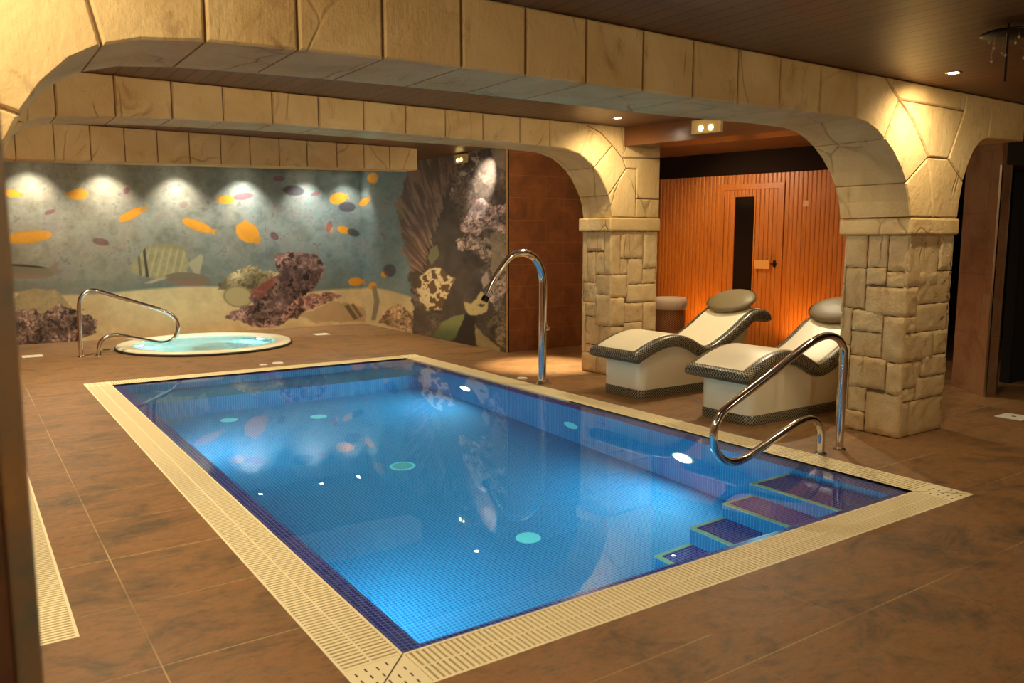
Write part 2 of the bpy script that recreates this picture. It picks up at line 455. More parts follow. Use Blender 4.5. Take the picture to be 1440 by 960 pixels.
def paint(px, py):
    N = px.shape
    col = np.zeros(N+(3,))
    f1 = fbm(px, py, 60, 1); f2 = fbm(px, py, 16, 9, 5, 0.65); f3 = fbm(px, py, 7, 21, 4, 0.7)
    def over(mask, c):
        nonlocal col
        c = np.asarray(c, float)
        col = col*(1-mask[..., None])+c*mask[..., None]
    # water
    t = sm(px, 60, 560)[..., None]
    base = lin((158, 150, 126))*(1-t)+lin((122, 140, 140))*t
    base = base*(0.60+0.8*f1[..., None])*(0.55+0.9*f2[..., None])*(0.8+0.4*f3[..., None])
    base = base*(1+0.10*(fbm(px, py, 30, 71)-0.5)[..., None]*np.array([2.2, 0.2, -1.6]))
    col = base
    over(0.45*sm(f2, 0.52, 0.68)*sm(f1, 0.4, 0.6), lin((134, 118, 112)))
    over(0.5*sm(f3, 0.58, 0.72)*sm(f2, 0.5, 0.6), lin((96, 92, 92)))
    over(0.35*sm(py, 330, 400)*(px < 620), lin((98, 116, 112)))
    def ell(cx, cy, a, b, ang, soft=0.08, wob=0.0):
        c, s = math.cos(R(ang)), math.sin(R(ang))
        x = (px-cx)*c+(py-cy)*s; y = -(px-cx)*s+(py-cy)*c
        d = np.sqrt((x/a)**2+(y/b)**2)+wob*(f3-0.5)
        return 1-sm(d, 1-soft, 1+soft), x/a, y/b
    def poly(pts, wob=0.0, soft=1.2):
        X = px+wob*(f2-0.5)*2+wob*(f3-0.5); Y = py+wob*(fbm(px, py, 16, 33)-0.5)*2+wob*(fbm(px, py, 5, 44)-0.5)
        ins = np.zeros(N, bool); n = len(pts); dmin = np.full(N, 1e9)
        for i in range(n):
            x0, y0 = pts[i]; x1, y1 = pts[(i+1) % n]
            cnd = ((y0 > Y) != (y1 > Y))
            with np.errstate(divide='ignore', invalid='ignore'):
                xi = (x1-x0)*(Y-y0)/(y1-y0+1e-12)+x0
            ins ^= cnd & (X < xi)
            tt = np.clip(((X-x0)*(x1-x0)+(Y-y0)*(y1-y0))/((x1-x0)**2+(y1-y0)**2), 0, 1)
            dmin = np.minimum(dmin, np.hypot(X-x0-tt*(x1-x0), Y-y0-tt*(y1-y0)))
        sd = np.where(ins, dmin, -dmin)
        return sm(sd, -soft, soft)
    def coral(mask, dark, mid, light, seed=50, s=9):
        a = fbm(px, py, s, seed, 5, 0.7); b = fbm(px+90, py, s*0.45, seed+7, 4, 0.7)
        rid = 1-np.abs(2*a-1)
        c = dark+(mid-dark)*sm(a+0.3*(b-0.5), 0.32, 0.6)[..., None]
        c = c+(light-c)*(sm(rid*0.5+b*0.5, 0.62, 0.8)*0.8)[..., None]
        sh = fbm(px, py, s*2.6, seed+3, 3, 0.5)
        c = c*(0.45+1.15*sm(sh, 0.3, 0.7))[..., None]
        over(mask, c)
    # sand
    sand_y = np.where(px < 515, 408+6*np.sin(px/60.)-sm(px, 400, 480)*8, 404+sm(px, 515, 640)*26)
    sand = sm(py, sand_y-2, sand_y+3)
    sc = lin((214, 190, 140))*(0.82+0.36*f2[..., None])*(0.9+0.2*f3[..., None])
    over(sand, sc)
    over(0.35*sand*sm(f1, 0.5, 0.7), lin((180, 152, 108)))
    # darker strip above the sand
    over(0.5*sm(py, 385, 405)*(1-sand)*(px < 480), lin((104, 110, 98)))
    # rounded pale rock and bushy coral on the far left
    over(poly([(8, 440), (22, 415), (50, 404), (80, 410), (100, 432), (120, 450), (60, 470), (10, 470)], 5), lin((168, 150, 108))*(0.7+0.6*f3[..., None]))
    coral(poly([(0, 492), (0, 440), (30, 432), (60, 440), (80, 430), (110, 438), (140, 452), (132, 468), (105, 485), (90, 495)], 9), lin((76, 58, 56)), lin((126, 98, 88)), lin((196, 166, 142)), 60, 8)
    # surgeonfish at far left edge
    e, x, y = ell(32, 381, 46, 10, 4); over(e, lin((128, 118, 92))); over(e*sm(y, 0.1, 0.7), lin((150, 118, 96))); over(e*(1-sm(np.abs(y+0.75), 0.05, 0.2)), lin((60, 56, 40)))
    over(poly([(66, 378), (84, 366), (80, 377), (92, 383), (74, 384)], 0), lin((140, 122, 100)))
    # striped sailfin fish
    e1 = poly([(180, 378), (196, 358), (206, 346), (234, 344), (258, 350), (264, 364), (266, 374), (260, 388), (244, 396), (208, 390), (190, 386)], 1)
    over(e1, lin((164, 152, 110))*(0.7+0.6*f3[..., None]))
    st = sm(np.sin((px+0.25*(py-370))*0.62), 0.25, 0.75)*e1*(px > 198)*(px < 262)
    over(0.4*st, lin((200, 190, 148))); over(0.5*e1*sm(np.abs(py-370), 14, 26), lin((132, 120, 84)))
    over(e1*(1-sm(np.abs(px-205-0.12*(py-370)), 1.2, 3.0)), lin((74, 66, 60)))
    over(0.8*e1*(1-sm(np.abs(px-196-0.1*(py-370)), 0.8, 2.4)), lin((92, 82, 70)))
    over(0.7*poly([(206, 346), (234, 341), (262, 346), (268, 360), (258, 352), (234, 346)], 0), lin((150, 138, 100)))
    over(poly([(264, 370), (283, 357), (286, 362), (280, 388), (274, 386)], 0), lin((176, 166, 134)))
    e, x, y = ell(264, 392, 32, 9, 4); over(e, lin((128, 112, 92))); over(e*sm(y, 0.2, 0.8), lin((150, 104, 88)))
    over(poly([(203, 398), (222, 391), (236, 390), (214, 398)], 0), lin((190, 172, 140)))
    # orange and yellow fish
    OR = lin((226, 156, 50)); 
    def fish(cx, cy, a, b, ang, c=OR, tail=1):
        e, x, y = ell(cx, cy, a, b, ang); 
        over(e, c*(0.85+0.25*f3[..., None]))
        over(0.5*e*sm(np.abs(y), 0.55, 0.95), c*0.72)
        cc, ss = math.cos(R(ang)), math.sin(R(ang)); T = tail
        P = [(cx+T*(u*a)*cc-(v*b)*ss, cy+T*(u*a)*ss+(v*b)*cc) for u, v in ((0.82, -0.22), (1.3, -0.6), (1.2, 0.0), (1.3, 0.6), (0.82, 0.22))]
        over(poly(P, 0), c*0.85)
    fish(17, 272, 12, 6, 8); fish(110, 273, 14, 8, -2, tail=-1); fish(184, 302, 19, 6.5, -26)
    fish(277, 317, 22, 7, 20); fish(318, 281, 11, 6, 2, tail=-1); fish(40, 333, 34, 9, -6, tail=-1)
    e, x, y = ell(348, 327, 17, 13, 28); over(e, OR); over(poly([(330, 318), (346, 309), (360, 318), (366, 338), (352, 342)], 1), OR*0.9); over(poly([(358, 334), (368, 334), (364, 343), (356, 341)], 0), OR*0.8)
    fish(475, 279, 12, 8, -12); fish(512, 284, 8, 5, -35); fish(463, 320, 6, 4, 60); fish(483, 323, 9, 5, 15)
    fish(500, 396, 10, 6, 0); fish(524, 250, 7, 8, 60); fish(524, 402, 5, 6, 70); fish(541, 385, 4, 6, 60)
    fish(682, 232, 15, 19, 70, lin((250, 205, 70)))
    PK = lin((138, 88, 96)); DK = lin((70, 66, 78))
    for cx, cy, a, b, an, c in ((342, 276, 14, 5, -8, PK), (70, 298, 8, 3, -20, PK), (142, 340, 12, 5, 12, lin((120, 84, 76))), (165, 350, 8, 3, 20, lin((150, 130, 120))),
            (392, 251, 8, 4, 0, PK), (413, 268, 15, 7, 5, DK), (444, 272, 7, 3, -20, PK), (463, 318, 4, 8, 15, PK), (386, 332, 7, 5, 45, lin((110, 74, 80))),
            (488, 291, 12, 7, 0, DK), (497, 327, 9, 5, 20, lin((60, 58, 60))), (178, 268, 4, 5, 30, PK), (548, 380, 9, 9, 60, DK), (258, 288, 6, 5, 0, lin((150, 128, 116)))):
        e, x, y = ell(cx, cy, a, b, an, 0.15); over(0.85*e, c*(0.8+0.4*f3[..., None]))
    # pale bush and disc fish beside the central rock
    coral(poly([(308, 408), (318, 388), (350, 374), (372, 380), (398, 384), (404, 404), (370, 420), (340, 412)], 6), lin((128, 114, 84)), lin((166, 150, 110)), lin((198, 184, 142)), 80, 9)
    e, x, y = ell(335, 417, 21, 15, 8); over(e, lin((182, 166, 120))); over(0.7*e*sm(np.hypot(x, y), 0.8, 0.98), lin((120, 106, 76)))
    # red and purple rock in the centre
    coral(poly([(352, 416), (366, 402), (384, 390), (392, 384), (384, 364), (392, 354), (414, 351), (446, 358), (456, 376), (448, 398), (426, 418), (420, 440), (400, 456), (372, 460), (340, 452), (316, 446), (330, 436), (356, 430)], 6), lin((66, 48, 46)), lin((118, 90, 84)), lin((176, 142, 130)), 95, 10)
    over(0.75*poly([(352, 410), (376, 392), (392, 386), (386, 400), (366, 416)], 5), lin((140, 78, 64))*(0.7+0.6*f3[..., None]))
    coral(poly([(396, 446), (416, 424), (440, 412), (462, 410), (476, 416), (470, 424), (440, 432), (418, 446)], 6), lin((82, 56, 50)), lin((138, 92, 80)), lin((186, 150, 130)), 99, 8)
    over(0.6*poly([(420, 444), (470, 424), (515, 432), (515, 450), (440, 454)], 5), lin((170, 134, 98)))
    over(poly([(484, 430), (490, 427), (504, 448), (498, 450)], 0), lin((118, 100, 74))); over(poly([(493, 428), (497, 426), (510, 444), (506, 447)], 0), lin((128, 108, 80)))
    over(poly([(523, 402), (529, 402), (534, 424), (528, 450), (522, 450), (526, 424)], 1), lin((140, 130, 100)))
    coral(poly([(534, 452), (540, 436), (560, 428), (580, 440), (590, 470), (560, 466)], 6), lin((116, 86, 64)), lin((166, 132, 98)), lin((206, 176, 136)), 120, 6)
    # dark reef on the right
    reef = poly([(584, 500), (580, 440), (574, 400), (584, 376), (572, 352), (566, 330), (560, 300), (566, 270), (586, 230), (598, 190), (720, 180), (720, 510)], 7, 2)
    over(reef, lin((84, 72, 62))*(0.35+1.3*f2[..., None])*(0.5+f1[..., None]))
    coral(0.45*reef*sm(f1, 0.45, 0.6), lin((66, 54, 48)), lin((104, 86, 74)), lin((160, 138, 118)), 131, 8)
    # feathery fan
    fan = poly([(572, 350), (566, 300), (574, 262), (596, 224), (630, 215), (636, 232), (620, 262), (612, 300), (600, 340), (590, 376), (582, 372)], 6, 2.5)
    ang = np.arctan2(py-420, px-640); rad_ = np.hypot(py-420, px-640)
    fe = vnoise(ang*42+2.5*f1+200, rad_/26.0, 301)*0.6+vnoise(ang*90+4*f2+300, rad_/14.0, 302)*0.4
    fs = poly([(566, 350), (558, 300), (566, 258), (592, 216), (634, 206), (644, 232), (626, 262), (618, 300), (606, 340), (594, 384), (578, 380)], 4, 12)
    fan = sm(fs+0.9*(fe-0.5), 0.42, 0.62)
    over(fan*0.9, lin((118, 92, 78))*(0.55+0.8*fe[..., None])); over(fan*sm(fe, 0.42, 0.68)*0.8*sm(f2, 0.3, 0.55), lin((158, 124, 102)))
    over(0.5*poly([(556, 292), (566, 288), (572, 304), (562, 312)], 3), lin((130, 124, 70)))
    # speckled branch climbing to the lamp-lit corner
    br = poly([(628, 266), (650, 232), (668, 202), (684, 200), (672, 236), (648, 262), (636, 276)], 6, 3)
    over(br*sm(f3, 0.5, 0.66), lin((196, 180, 164)))
    over(0.6*poly([(684, 200), (716, 196), (716, 240), (700, 236)], 4), lin((150, 128, 104)))
    # pink knobbly coral masses
    coral(poly([(646, 322), (656, 304), (668, 284), (680, 278), (692, 288), (716, 286), (716, 330), (700, 326), (684, 322), (664, 336)], 5), lin((104, 80, 74)), lin((160, 128, 120)), lin((220, 196, 182)), 140, 7)
    coral(poly([(642, 336), (656, 326), (672, 330), (690, 334), (700, 324), (716, 330), (716, 400), (700, 440), (690, 420), (686, 372), (660, 352), (646, 350)], 6), lin((100, 80, 70)), lin((152, 128, 112)), lin((212, 188, 168)), 150, 6)
    over(0.8*poly([(690, 330), (700, 326), (708, 336), (706, 380), (696, 400), (690, 380)], 3), lin((172, 150, 118))*(0.7+0.5*f3[..., None]))
    # frilly cream coral
    rid = 1-np.abs(2*fbm(px, py, 13, 160, 4, 0.6)-1)
    fr = poly([(590, 392), (604, 378), (620, 376), (632, 388), (640, 392), (634, 404), (626, 420), (620, 436), (600, 438), (592, 424), (588, 408)], 4, 1.5)
    over(fr, lin((104, 78, 54))); over(fr*sm(rid, 0.78, 0.92), lin((214, 190, 142)))
    over(poly([(654, 424), (664, 428), (676, 410), (688, 418), (684, 440), (664, 446), (654, 436)], 3)*sm(rid, 0.55, 0.75), lin((196, 176, 120)))
    over(0.8*poly([(604, 350), (614, 344), (618, 358), (608, 372), (602, 362)], 2), lin((120, 116, 80)))
    over(0.8*poly([(676, 394), (684, 380), (688, 396), (680, 406)], 2), lin((196, 176, 160)))
    # green wrasse and pale rock at the foot
    g = poly([(608, 472), (622, 452), (640, 444), (654, 442), (648, 462), (640, 474), (632, 480)], 1)
    over(g, lin((88, 96, 66))*(0.8+0.4*f3[..., None])); over(g*sm(py-px*0.05, 440, 420)*0.6, lin((150, 148, 90)))
    over(poly([(654, 442), (668, 444), (668, 488), (638, 482)], 2), lin((50, 42, 36)))
    over(poly([(670, 492), (668, 456), (680, 470), (704, 490), (706, 500)], 3), lin((156, 136, 94))*(0.7+0.5*f3[..., None]))
    coral(poly([(684, 452), (700, 430), (716, 430), (716, 490), (700, 486)], 5), lin((66, 56, 44)), lin((96, 82, 60)), lin((140, 120, 88)), 170, 8)
    return np.clip(col, 0.005, 0.95)
def m_mural():
    t = NT('printed ceramic mural')
    a = t.n('Attribute', attribute_name='print')
    return t.out(a.outputs['Color'], 0.5, spec=0.3)
MURAL = m_mural()
def mural(name, nu, nv, P0, P1, z0, z1, thick):
    us = np.linspace(0, 1, nu); vs = np.linspace(0, 1, nv)
    U, V = np.meshgrid(us, vs)
    P = np.stack([P0[0]+(P1[0]-P0[0])*U, P0[1]+(P1[1]-P0[1])*U, z0+(z1-z0)*V], -1)
    px, py = project(P)
    col = paint(px, py)
    # hairline joints between the printed panels
    for j in ([0.745] if nu > 500 else [0.6]):
        col[np.abs(U-j) < 0.0011] *= 0.8
    for j in (0.33, 0.66): col[np.abs(V-j) < 0.0016] *= 0.93
    verts = P.reshape(-1, 3)
    idx = np.arange(nu*nv).reshape(nv, nu)
    q = np.stack([idx[:-1, :-1], idx[:-1, 1:], idx[1:, 1:], idx[1:, :-1]], -1).reshape(-1, 4)
    # back slab so the picture has its tile thickness
    b = len(verts); d = np.array(thick)
    cs = [0, nu-1, nu*nv-1, nu*(nv-1)]
    ex = np.array([verts[i]+d for i in cs])
    verts = np.vstack([verts, ex])
    faces = q.tolist()+[[b+3, b+2, b+1, b]]
    me = bpy.data.meshes.new(name); me.from_pydata(verts.tolist(), [], faces)
    ca = me.color_attributes.new('print', 'FLOAT_COLOR', 'POINT')
    cc = np.ones((len(verts), 4)); cc[:b, :3] = col.reshape(-1, 3); cc[b:, :3] = 0.1
    ca.data.foreach_set('color', cc.ravel())
    me.materials.append(MURAL)
    o = bpy.data.objects.new(name, me); C.objects.link(o); return o
mw = mural('reef_mural', 640, 290, (-0.7, 13.88), (6.15, 13.88), 0.0, ZB, (0, 0.1, 0))
tag(mw, 'wide tiled underwater picture on the back wall with striped fish over pale sand', 'mural')
mw = mural('reef_mural', 340, 290, (6.15, 13.88), (6.15, 9.14), 0.0, ZB, (0.05, 0, 0))
tag(mw, 'tiled picture of dark coral reef and feathery fan beside the brown tiled wall', 'mural')

# ------------------------------------------------------------------ stone arches
def inset(poly, d):
    n = len(poly); out = []
    A = sum(poly[i][0]*poly[(i+1) % n][1]-poly[(i+1) % n][0]*poly[i][1] for i in range(n))
    sgn = 1 if A > 0 else -1
    for i in range(n):
        p0, p1, p2 = (Vector(poly[i-1]), Vector(poly[i]), Vector(poly[(i+1) % n]))
        e1 = (p1-p0).normalized(); e2 = (p2-p1).normalized()
        n1 = Vector((-e1.y, e1.x))*sgn; n2 = Vector((-e2.y, e2.x))*sgn
        b = (n1+n2)
        k = d/max(0.35, b.length_squared/2)
        out.append(tuple(p1+b*k))
    return out, sgn
def voussoir(mb, poly, y0, y1, gap=0.005, ch=0.010):
    pa, s = inset(poly, gap+ch); pb, _ = inset(poly, gap)
    if s < 0: pa = pa[::-1]; pb = pb[::-1]
    n = len(pa); b = len(mb.v)
    for p, y in ((pa, y0), (pb, y0+ch), (pb, y1-ch), (pa, y1)): mb.v += [(x, y, z) for x, z in p]
    mb.face([b+i for i in range(n)])
    mb.face([b+3*n+i for i in reversed(range(n))])
    for k in range(3):
        for i in range(n):
            j = (i+1) % n
            mb.face((b+k*n+j, b+k*n+i, b+(k+1)*n+i, b+(k+1)*n+j))
def interp(curve, x):
    for (x0, z0), (x1, z1) in zip(curve, curve[1:]):
        if x0 <= x <= x1: return z0+(z1-z0)*(x-x0)/max(1e-9, x1-x0)
    return curve[-1][1]

A1Y0, A1Y1 = 3.38, 3.97
Y1 = A1Y0
cl = [(0.075, 1.71), (0.153, 1.83), (0.228, 1.98), (0.30, 2.09), (0.395, 2.185), (0.50, 2.245), (0.636, 2.284), (0.868, 2.307)]
cm = [(0.868, 2.307), (1.239, 2.321), (1.626, 2.332), (2.028, 2.34), (2.396, 2.343), (2.782, 2.345), (3.185, 2.346), (3.575, 2.347), (3.961, 2.35), (4.354, 2.357), (4.762, 2.365), (5.159, 2.362)]
cr = [(5.159, 2.362), (5.30, 2.342), (5.421, 2.30), (5.52, 2.248), (5.638, 2.166), (5.75, 2.058), (5.826, 1.955), (5.881, 1.83), (5.912, 1.71)]
TOP1 = 2.68
arch = empty('stone_arch', (0, 0, 0))
tag(arch, 'nearest sand coloured stone arch, spanning the pool to the thick block pillar', 'arch')
m = MB()
# left springer and wedges
voussoir(m, [(-0.70, 1.71), (0.075, 1.71), (0.153, 1.83), (0.228, 1.98), (-0.70, 2.30)], A1Y0, A1Y1)
voussoir(m, [(0.228, 1.98), (0.30, 2.09), (0.395, 2.185), (0.50, 2.245), (0.40, TOP1), (-0.70, TOP1), (-0.70, 2.30)], A1Y0, A1Y1)
voussoir(m, [(0.50, 2.245), (0.636, 2.284), (0.868, 2.307), (0.868, TOP1), (0.40, TOP1)], A1Y0, A1Y1)
for (x0, z0), (x1, z1) in zip(cm, cm[1:]):
    voussoir(m, [(x0, z0), (x1, z1), (x1, TOP1), (x0, TOP1)], A1Y0, A1Y1)
q = lambda x, y: on_y(x, y, Y1)
E0 = (on_y(1245, 110, Y1)[0], TOP1); E1 = q(1265, 140); E2 = q(1285, 170); E3 = q(1300, 205); E4 = q(1306, 221)
voussoir(m, [cr[0], cr[1], cr[2], cr[3], E1, E0, (5.159, TOP1)], A1Y0, A1Y1)
voussoir(m, [cr[3], cr[4], cr[5], cr[6], E4, E3, E2, E1], A1Y0, A1Y1)
N1 = q(1357, 156); N2 = q(1334, 223); B1 = (6.24, 1.71)
oc = [(6.60, 1.71), (6.615, 1.85), (6.65, 2.0), (6.70, 2.12), (6.78, 2.24), (6.88, 2.32), (6.99, 2.355)]
voussoir(m, [cr[6], cr[7], cr[8], B1, E4], A1Y0, A1Y1)
voussoir(m, [B1, oc[0], oc[1], oc[2], N2, E4], A1Y0, A1Y1)
voussoir(m, [E1, E2, E3, E4, N2, N1], A1Y0, A1Y1)
voussoir(m, [E0, E1, N1, (N1[0]+0.02, TOP1)], A1Y0, A1Y1)
voussoir(m, [N1, N2, oc[2], oc[3], oc[4], oc[5], oc[6], (7.02, TOP1), (N1[0]+0.02, TOP1)], A1Y0, A1Y1)
voussoir(m, [oc[6], (7.6, 2.37), (7.6, TOP1), (7.02, TOP1)], A1Y0, A1Y1)
m.build('arch_blocks', STUCCO, arch)
m = MB()
core = [(-0.68, 1.73)]+[(x-0.012, z+0.014) for x, z in cl]+[(x, z+0.014) for x, z in cm[1:]]+[(x+0.014, z+0.012) for x, z in cr[1:]]+[(6.585, 1.725)]+[(x-0.014, z+0.012) for x, z in oc[1:]]+[(7.58, 2.384), (7.58, 2.67), (-0.68, 2.67)]
m.prism_y(core, A1Y0+0.013, A1Y1-0.013)
m.build('mortar_core', MORTAR, arch)

A2Y0, A2Y1 = 6.90, 7.42
TOP2 = 2.775
cl2 = [(0.30, 1.785), (0.345, 2.15), (0.41, 2.30), (0.485, 2.375), (0.571, 2.412), (0.685, 2.434)]
cm2 = [(0.685, 2.434), (1.083, 2.462), (1.49, 2.48), (1.883, 2.49), (2.286, 2.50), (2.691, 2.502), (3.114, 2.504), (3.531, 2.504), (3.954, 2.502), (4.378, 2.502), (4.821, 2.502), (5.20, 2.497)]
cr2 = [(5.20, 2.497), (5.40, 2.488), (5.591, 2.443), (5.70, 2.385), (5.80, 2.312), (5.88, 2.23), (5.946, 2.13), (6.01, 2.02), (6.043, 1.93), (6.067, 1.785)]
arch = empty('stone_arch', (0, 0, 0))
tag(arch, 'second stone arch further back, ending at the slimmer pillar beside the loungers', 'arch')
q = lambda x, y: on_y(x, y, A2Y0)
m = MB()
voussoir(m, [(-0.70, 1.785), cl2[0], cl2[1], cl2[2], cl2[3], (-0.70, 2.6)], A2Y0, A2Y1)
voussoir(m, [cl2[3], cl2[4], cl2[5], (0.685, TOP2), (-0.70, TOP2), (-0.70, 2.6)], A2Y0, A2Y1)
for (x0, z0), (x1, z1) in zip(cm2, cm2[1:]):
    voussoir(m, [(x0, z0), (x1, z1), (x1, TOP2), (x0, TOP2)], A2Y0, A2Y1, 0.005)
F0 = (q(822, 176)[0], TOP2); F1 = q(845, 186); F2 = q(862, 204); F3 = q(876, 222); F4 = q(881, 237)
X2 = 6.79
voussoir(m, [cr2[0], cr2[1], cr2[2], cr2[3], cr2[4], F2, F1, F0, (5.20, TOP2)], A2Y0, A2Y1)
voussoir(m, [cr2[4], cr2[5], cr2[6], cr2[7], F4, F3, F2], A2Y0, A2Y1)
voussoir(m, [cr2[7], cr2[8], cr2[9], (6.42, 1.785), (6.42, F4[1]), F4], A2Y0, A2Y1)
voussoir(m, [F0, F1, F2, F3, (X2, F3[1]+0.03), (X2, TOP2)], A2Y0, A2Y1)
voussoir(m, [F3, F4, (6.42, F4[1]), (6.42, 2.0), (X2, 2.0), (X2, F3[1]+0.03)], A2Y0, A2Y1)
voussoir(m, [(6.42, 1.785), (X2, 1.785), (X2, 2.0), (6.42, 2.0)], A2Y0, A2Y1)
m.build('arch_blocks', STUCCO, arch)
m = MB()
core = [(-0.68, 1.80)]+[(x-0.012, z+0.012) for x, z in cl2]+[(x, z+0.014) for x, z in cm2[1:]]+[(x+0.012, z+0.012) for x, z in cr2[1:]]+[(X2-0.014, 1.80), (X2-0.014, ZB-0.01), (-0.68, ZB-0.01)]
m.prism_y(core, A2Y0+0.013, A2Y1-0.013)
m.build('mortar_core', MORTAR, arch)

# low stone pelmet in front of the mural
pel = empty('stone_pelmet', (0, 0, 0))
tag(pel, 'low stone faced ceiling beam before the fish picture, stopping short of the right hand wall', 'beam')
m = MB(); xs = [on_y(x, 215, 10.05)[0] for x in (22, 77, 128, 176, 222, 267, 311, 352, 393, 432, 474, 512, 548, 587)]
xs = [-0.69, -0.2, 0.25]+xs
zb = lambda x: 2.37+(x-0.6)*0.022
for x0, x1 in zip(xs, xs[1:]):
    voussoir(m, [(x0, zb(x0)), (x1, zb(x1)), (x1, ZB), (x0, ZB)], 10.05, 10.45, 0.005, 0.008)
m.build('pelmet_blocks', STUCCO, pel)
m = MB(); m.prism_y([(-0.68, zb(-0.68)+0.012), (xs[-1]-0.012, zb(xs[-1])+0.012), (xs[-1]-0.012, ZB-0.005), (-0.68, ZB-0.005)], 10.062, 10.438); m.build('mortar_core', MORTAR, pel)

# ------------------------------------------------------------------ pillars of rough stone blocks
def stone(mb, o, u, v, n, u0, u1, v0, v1, dep, seed, g=0.0028, k=9):
    o, u, v, n = map(Vector, (o, u, v, n))
    rr = random.Random(seed); ph = [rr.uniform(0, 9) for _ in range(6)]
    u0 += g; u1 -= g; v0 += g; v1 -= g
    b = len(mb.v); K = k+1
    tilt = rr.uniform(-0.006, 0.006); tv = rr.uniform(-0.006, 0.006)
    for j in range(K):
        for i in range(K):
            a = i/k; c = j/k
            fa_ = lambda q_: 0 if q_ == 0 else 1 if q_ == 1 else (0.03 if abs(q_-1/k) < 1e-6 else (0.97 if abs(q_-(k-1)/k) < 1e-6 else 0.03+0.94*(q_-1/k)/(1-2/k)))
            aa = fa_(a); cc = fa_(c)
            U = u0+(u1-u0)*aa; V = v0+(v1-v0)*cc
            e = min(U-u0, u1-U, V-v0, v1-V)
            r = min(1, e/0.011); h = dep*(0.35+0.65*math.sqrt(max(0, 1-(1-r)**2)))
            h += (tilt*(a-0.5)*2+tv*(c-0.5)*2)*r
            h += r*0.005*(math.sin(U*31+ph[0])*math.sin(V*27+ph[1])+0.7*math.sin(U*63+V*40+ph[2])+0.5*math.sin(V*90-U*30+ph[3]))
            if e < 1e-6:
                wob = 0.004*math.sin((U+V)*60+ph[4])
                U += wob*(1 if U < (u0+u1)/2 else -1)*(1 if a in (0, 1) else 0); V += wob*(1 if c in (0, 1) else 0)
            mb.v.append(tuple(o+u*U+v*V+n*h))
    flip = u.cross(v).dot(n) < 0
    def F(q):
        mb.face(q[::-1] if flip else q)
    for j in range(k):
        for i in range(k):
            F([b+j*K+i, b+j*K+i+1, b+(j+1)*K+i+1, b+(j+1)*K+i])
    # skirts back into the wall
    ring = [j for j in range(K)]+[r*K+k for r in range(1, K)]+[k*K+i for i in range(k-1, -1, -1)]+[r*K for r in range(k-1, 0, -1)]
    s0 = len(mb.v)
    for r in ring:
        p = Vector(mb.v[b+r]); hh = (p-o).dot(n); mb.v.append(tuple(p-n*(hh+0.01)))
    L = len(ring)
    for i in range(L):
        j = (i+1) % L
        F([b+ring[j], b+ring[i], s0+i, s0+j])

def pillar(label, x0, x1, y0, y1, zc0, zc1, left, front, capx, seed):
    root = empty('stone_pillar', ((x0+x1)/2, (y0+y1)/2, 0))
    tag(root, label, 'pillar')
    ox, oy = -root.location.x, -root.location.y
    m = MB(); m.box(x0+ox, x1+ox, y0+oy, y1+oy, 0, zc0+0.01); m.build('pillar_core', MORTAR, root)
    m = MB(); W = y1-y0; D = x1-x0; H = zc0; k = seed
    dd = 0.015
    for a, b, c, d in left:      # u from back (0) to the front corner (1); v 0 top .. 1 bottom
        k += 1; e0 = -0.01 if a <= 0.02 else 0; e1 = 0.018 if b >= 0.98 else 0
        dp = dd*random.Random(k).uniform(0.5, 1.5)
        stone(m, (x0+ox, y1+oy, 0), (0, -1, 0), (0, 0, 1), (-1, 0, 0), a*W+e0, b*W+e1, (1-d)*H, (1-c)*H, dp, k)
        stone(m, (x1+ox, y1+oy, 0), (0, -1, 0), (0, 0, 1), (1, 0, 0), a*W+e0, b*W+e1, (1-d)*H, (1-c)*H, dp, k+500)
    for a, b, c, d in front:
        k += 1; e0 = -0.018 if a <= 0.02 else 0; e1 = 0.018 if b >= 0.98 else 0
        dp = dd*random.Random(k).uniform(0.5, 1.5)
        stone(m, (x0+ox, y0+oy, 0), (1, 0, 0), (0, 0, 1), (0, -1, 0), a*D+e0, b*D+e1, (1-d)*H, (1-c)*H, dp, k)
        stone(m, (x0+ox, y1+oy, 0), (1, 0, 0), (0, 0, 1), (0, 1, 0), a*D+e0, b*D+e1, (1-d)*H, (1-c)*H, dp, k+500)
    m.build('stone_blocks', STONE, root, smooth=True)
    m = MB(); m.box(x0-0.055+ox, x1+0.03+ox, y0-0.045+oy, y1+0.045+oy, zc0, zc1)
    m.build('capital', STUCCO, root, bevel=0.018)
    return root
LF = [(10,105,140,262),(108,192,140,258),(193,270,140,272),(10,105,262,412),(107,190,258,322),(191,270,272,328),(107,270,328,432),
      (10,52,412,555),(53,190,418,498),(190,270,432,600),(53,188,498,590),(53,212,590,708),(213,270,600,718),(10,52,555,800),(53,132,708,800),(132,270,718,878),(10,131,800,855)]
LF = [((a-10)/260, (b-10)/260, (c-140)/735, min(1, (d-140)/735)) for a, b, c, d in LF]
LF = [(a, b, c, 1.0 if d > 0.95 else d) for a, b, c, d in LF]
FF = [(270,390,140,325),(391,440,140,270),(270,312,326,432),(313,440,272,390),(313,440,391,492),(270,312,432,492),(270,388,492,598),(389,440,492,582),(270,345,598,695),(346,440,584,662),(330,440,663,744),(270,329,696,744),(270,305,745,880),(306,440,745,880)]
FF = [((a-270)/170, (b-270)/170, (c-140)/735, (d-140)/735) for a, b, c, d in FF]
FF = [(a, b, c, 1.0 if d > 0.95 else d) for a, b, c, d in FF]
pillar('big square pillar of rough tan stone blocks in the right foreground', 5.985, 6.60, 3.42, 3.94, 1.58, 1.71, LF, FF, 0.03, 10)
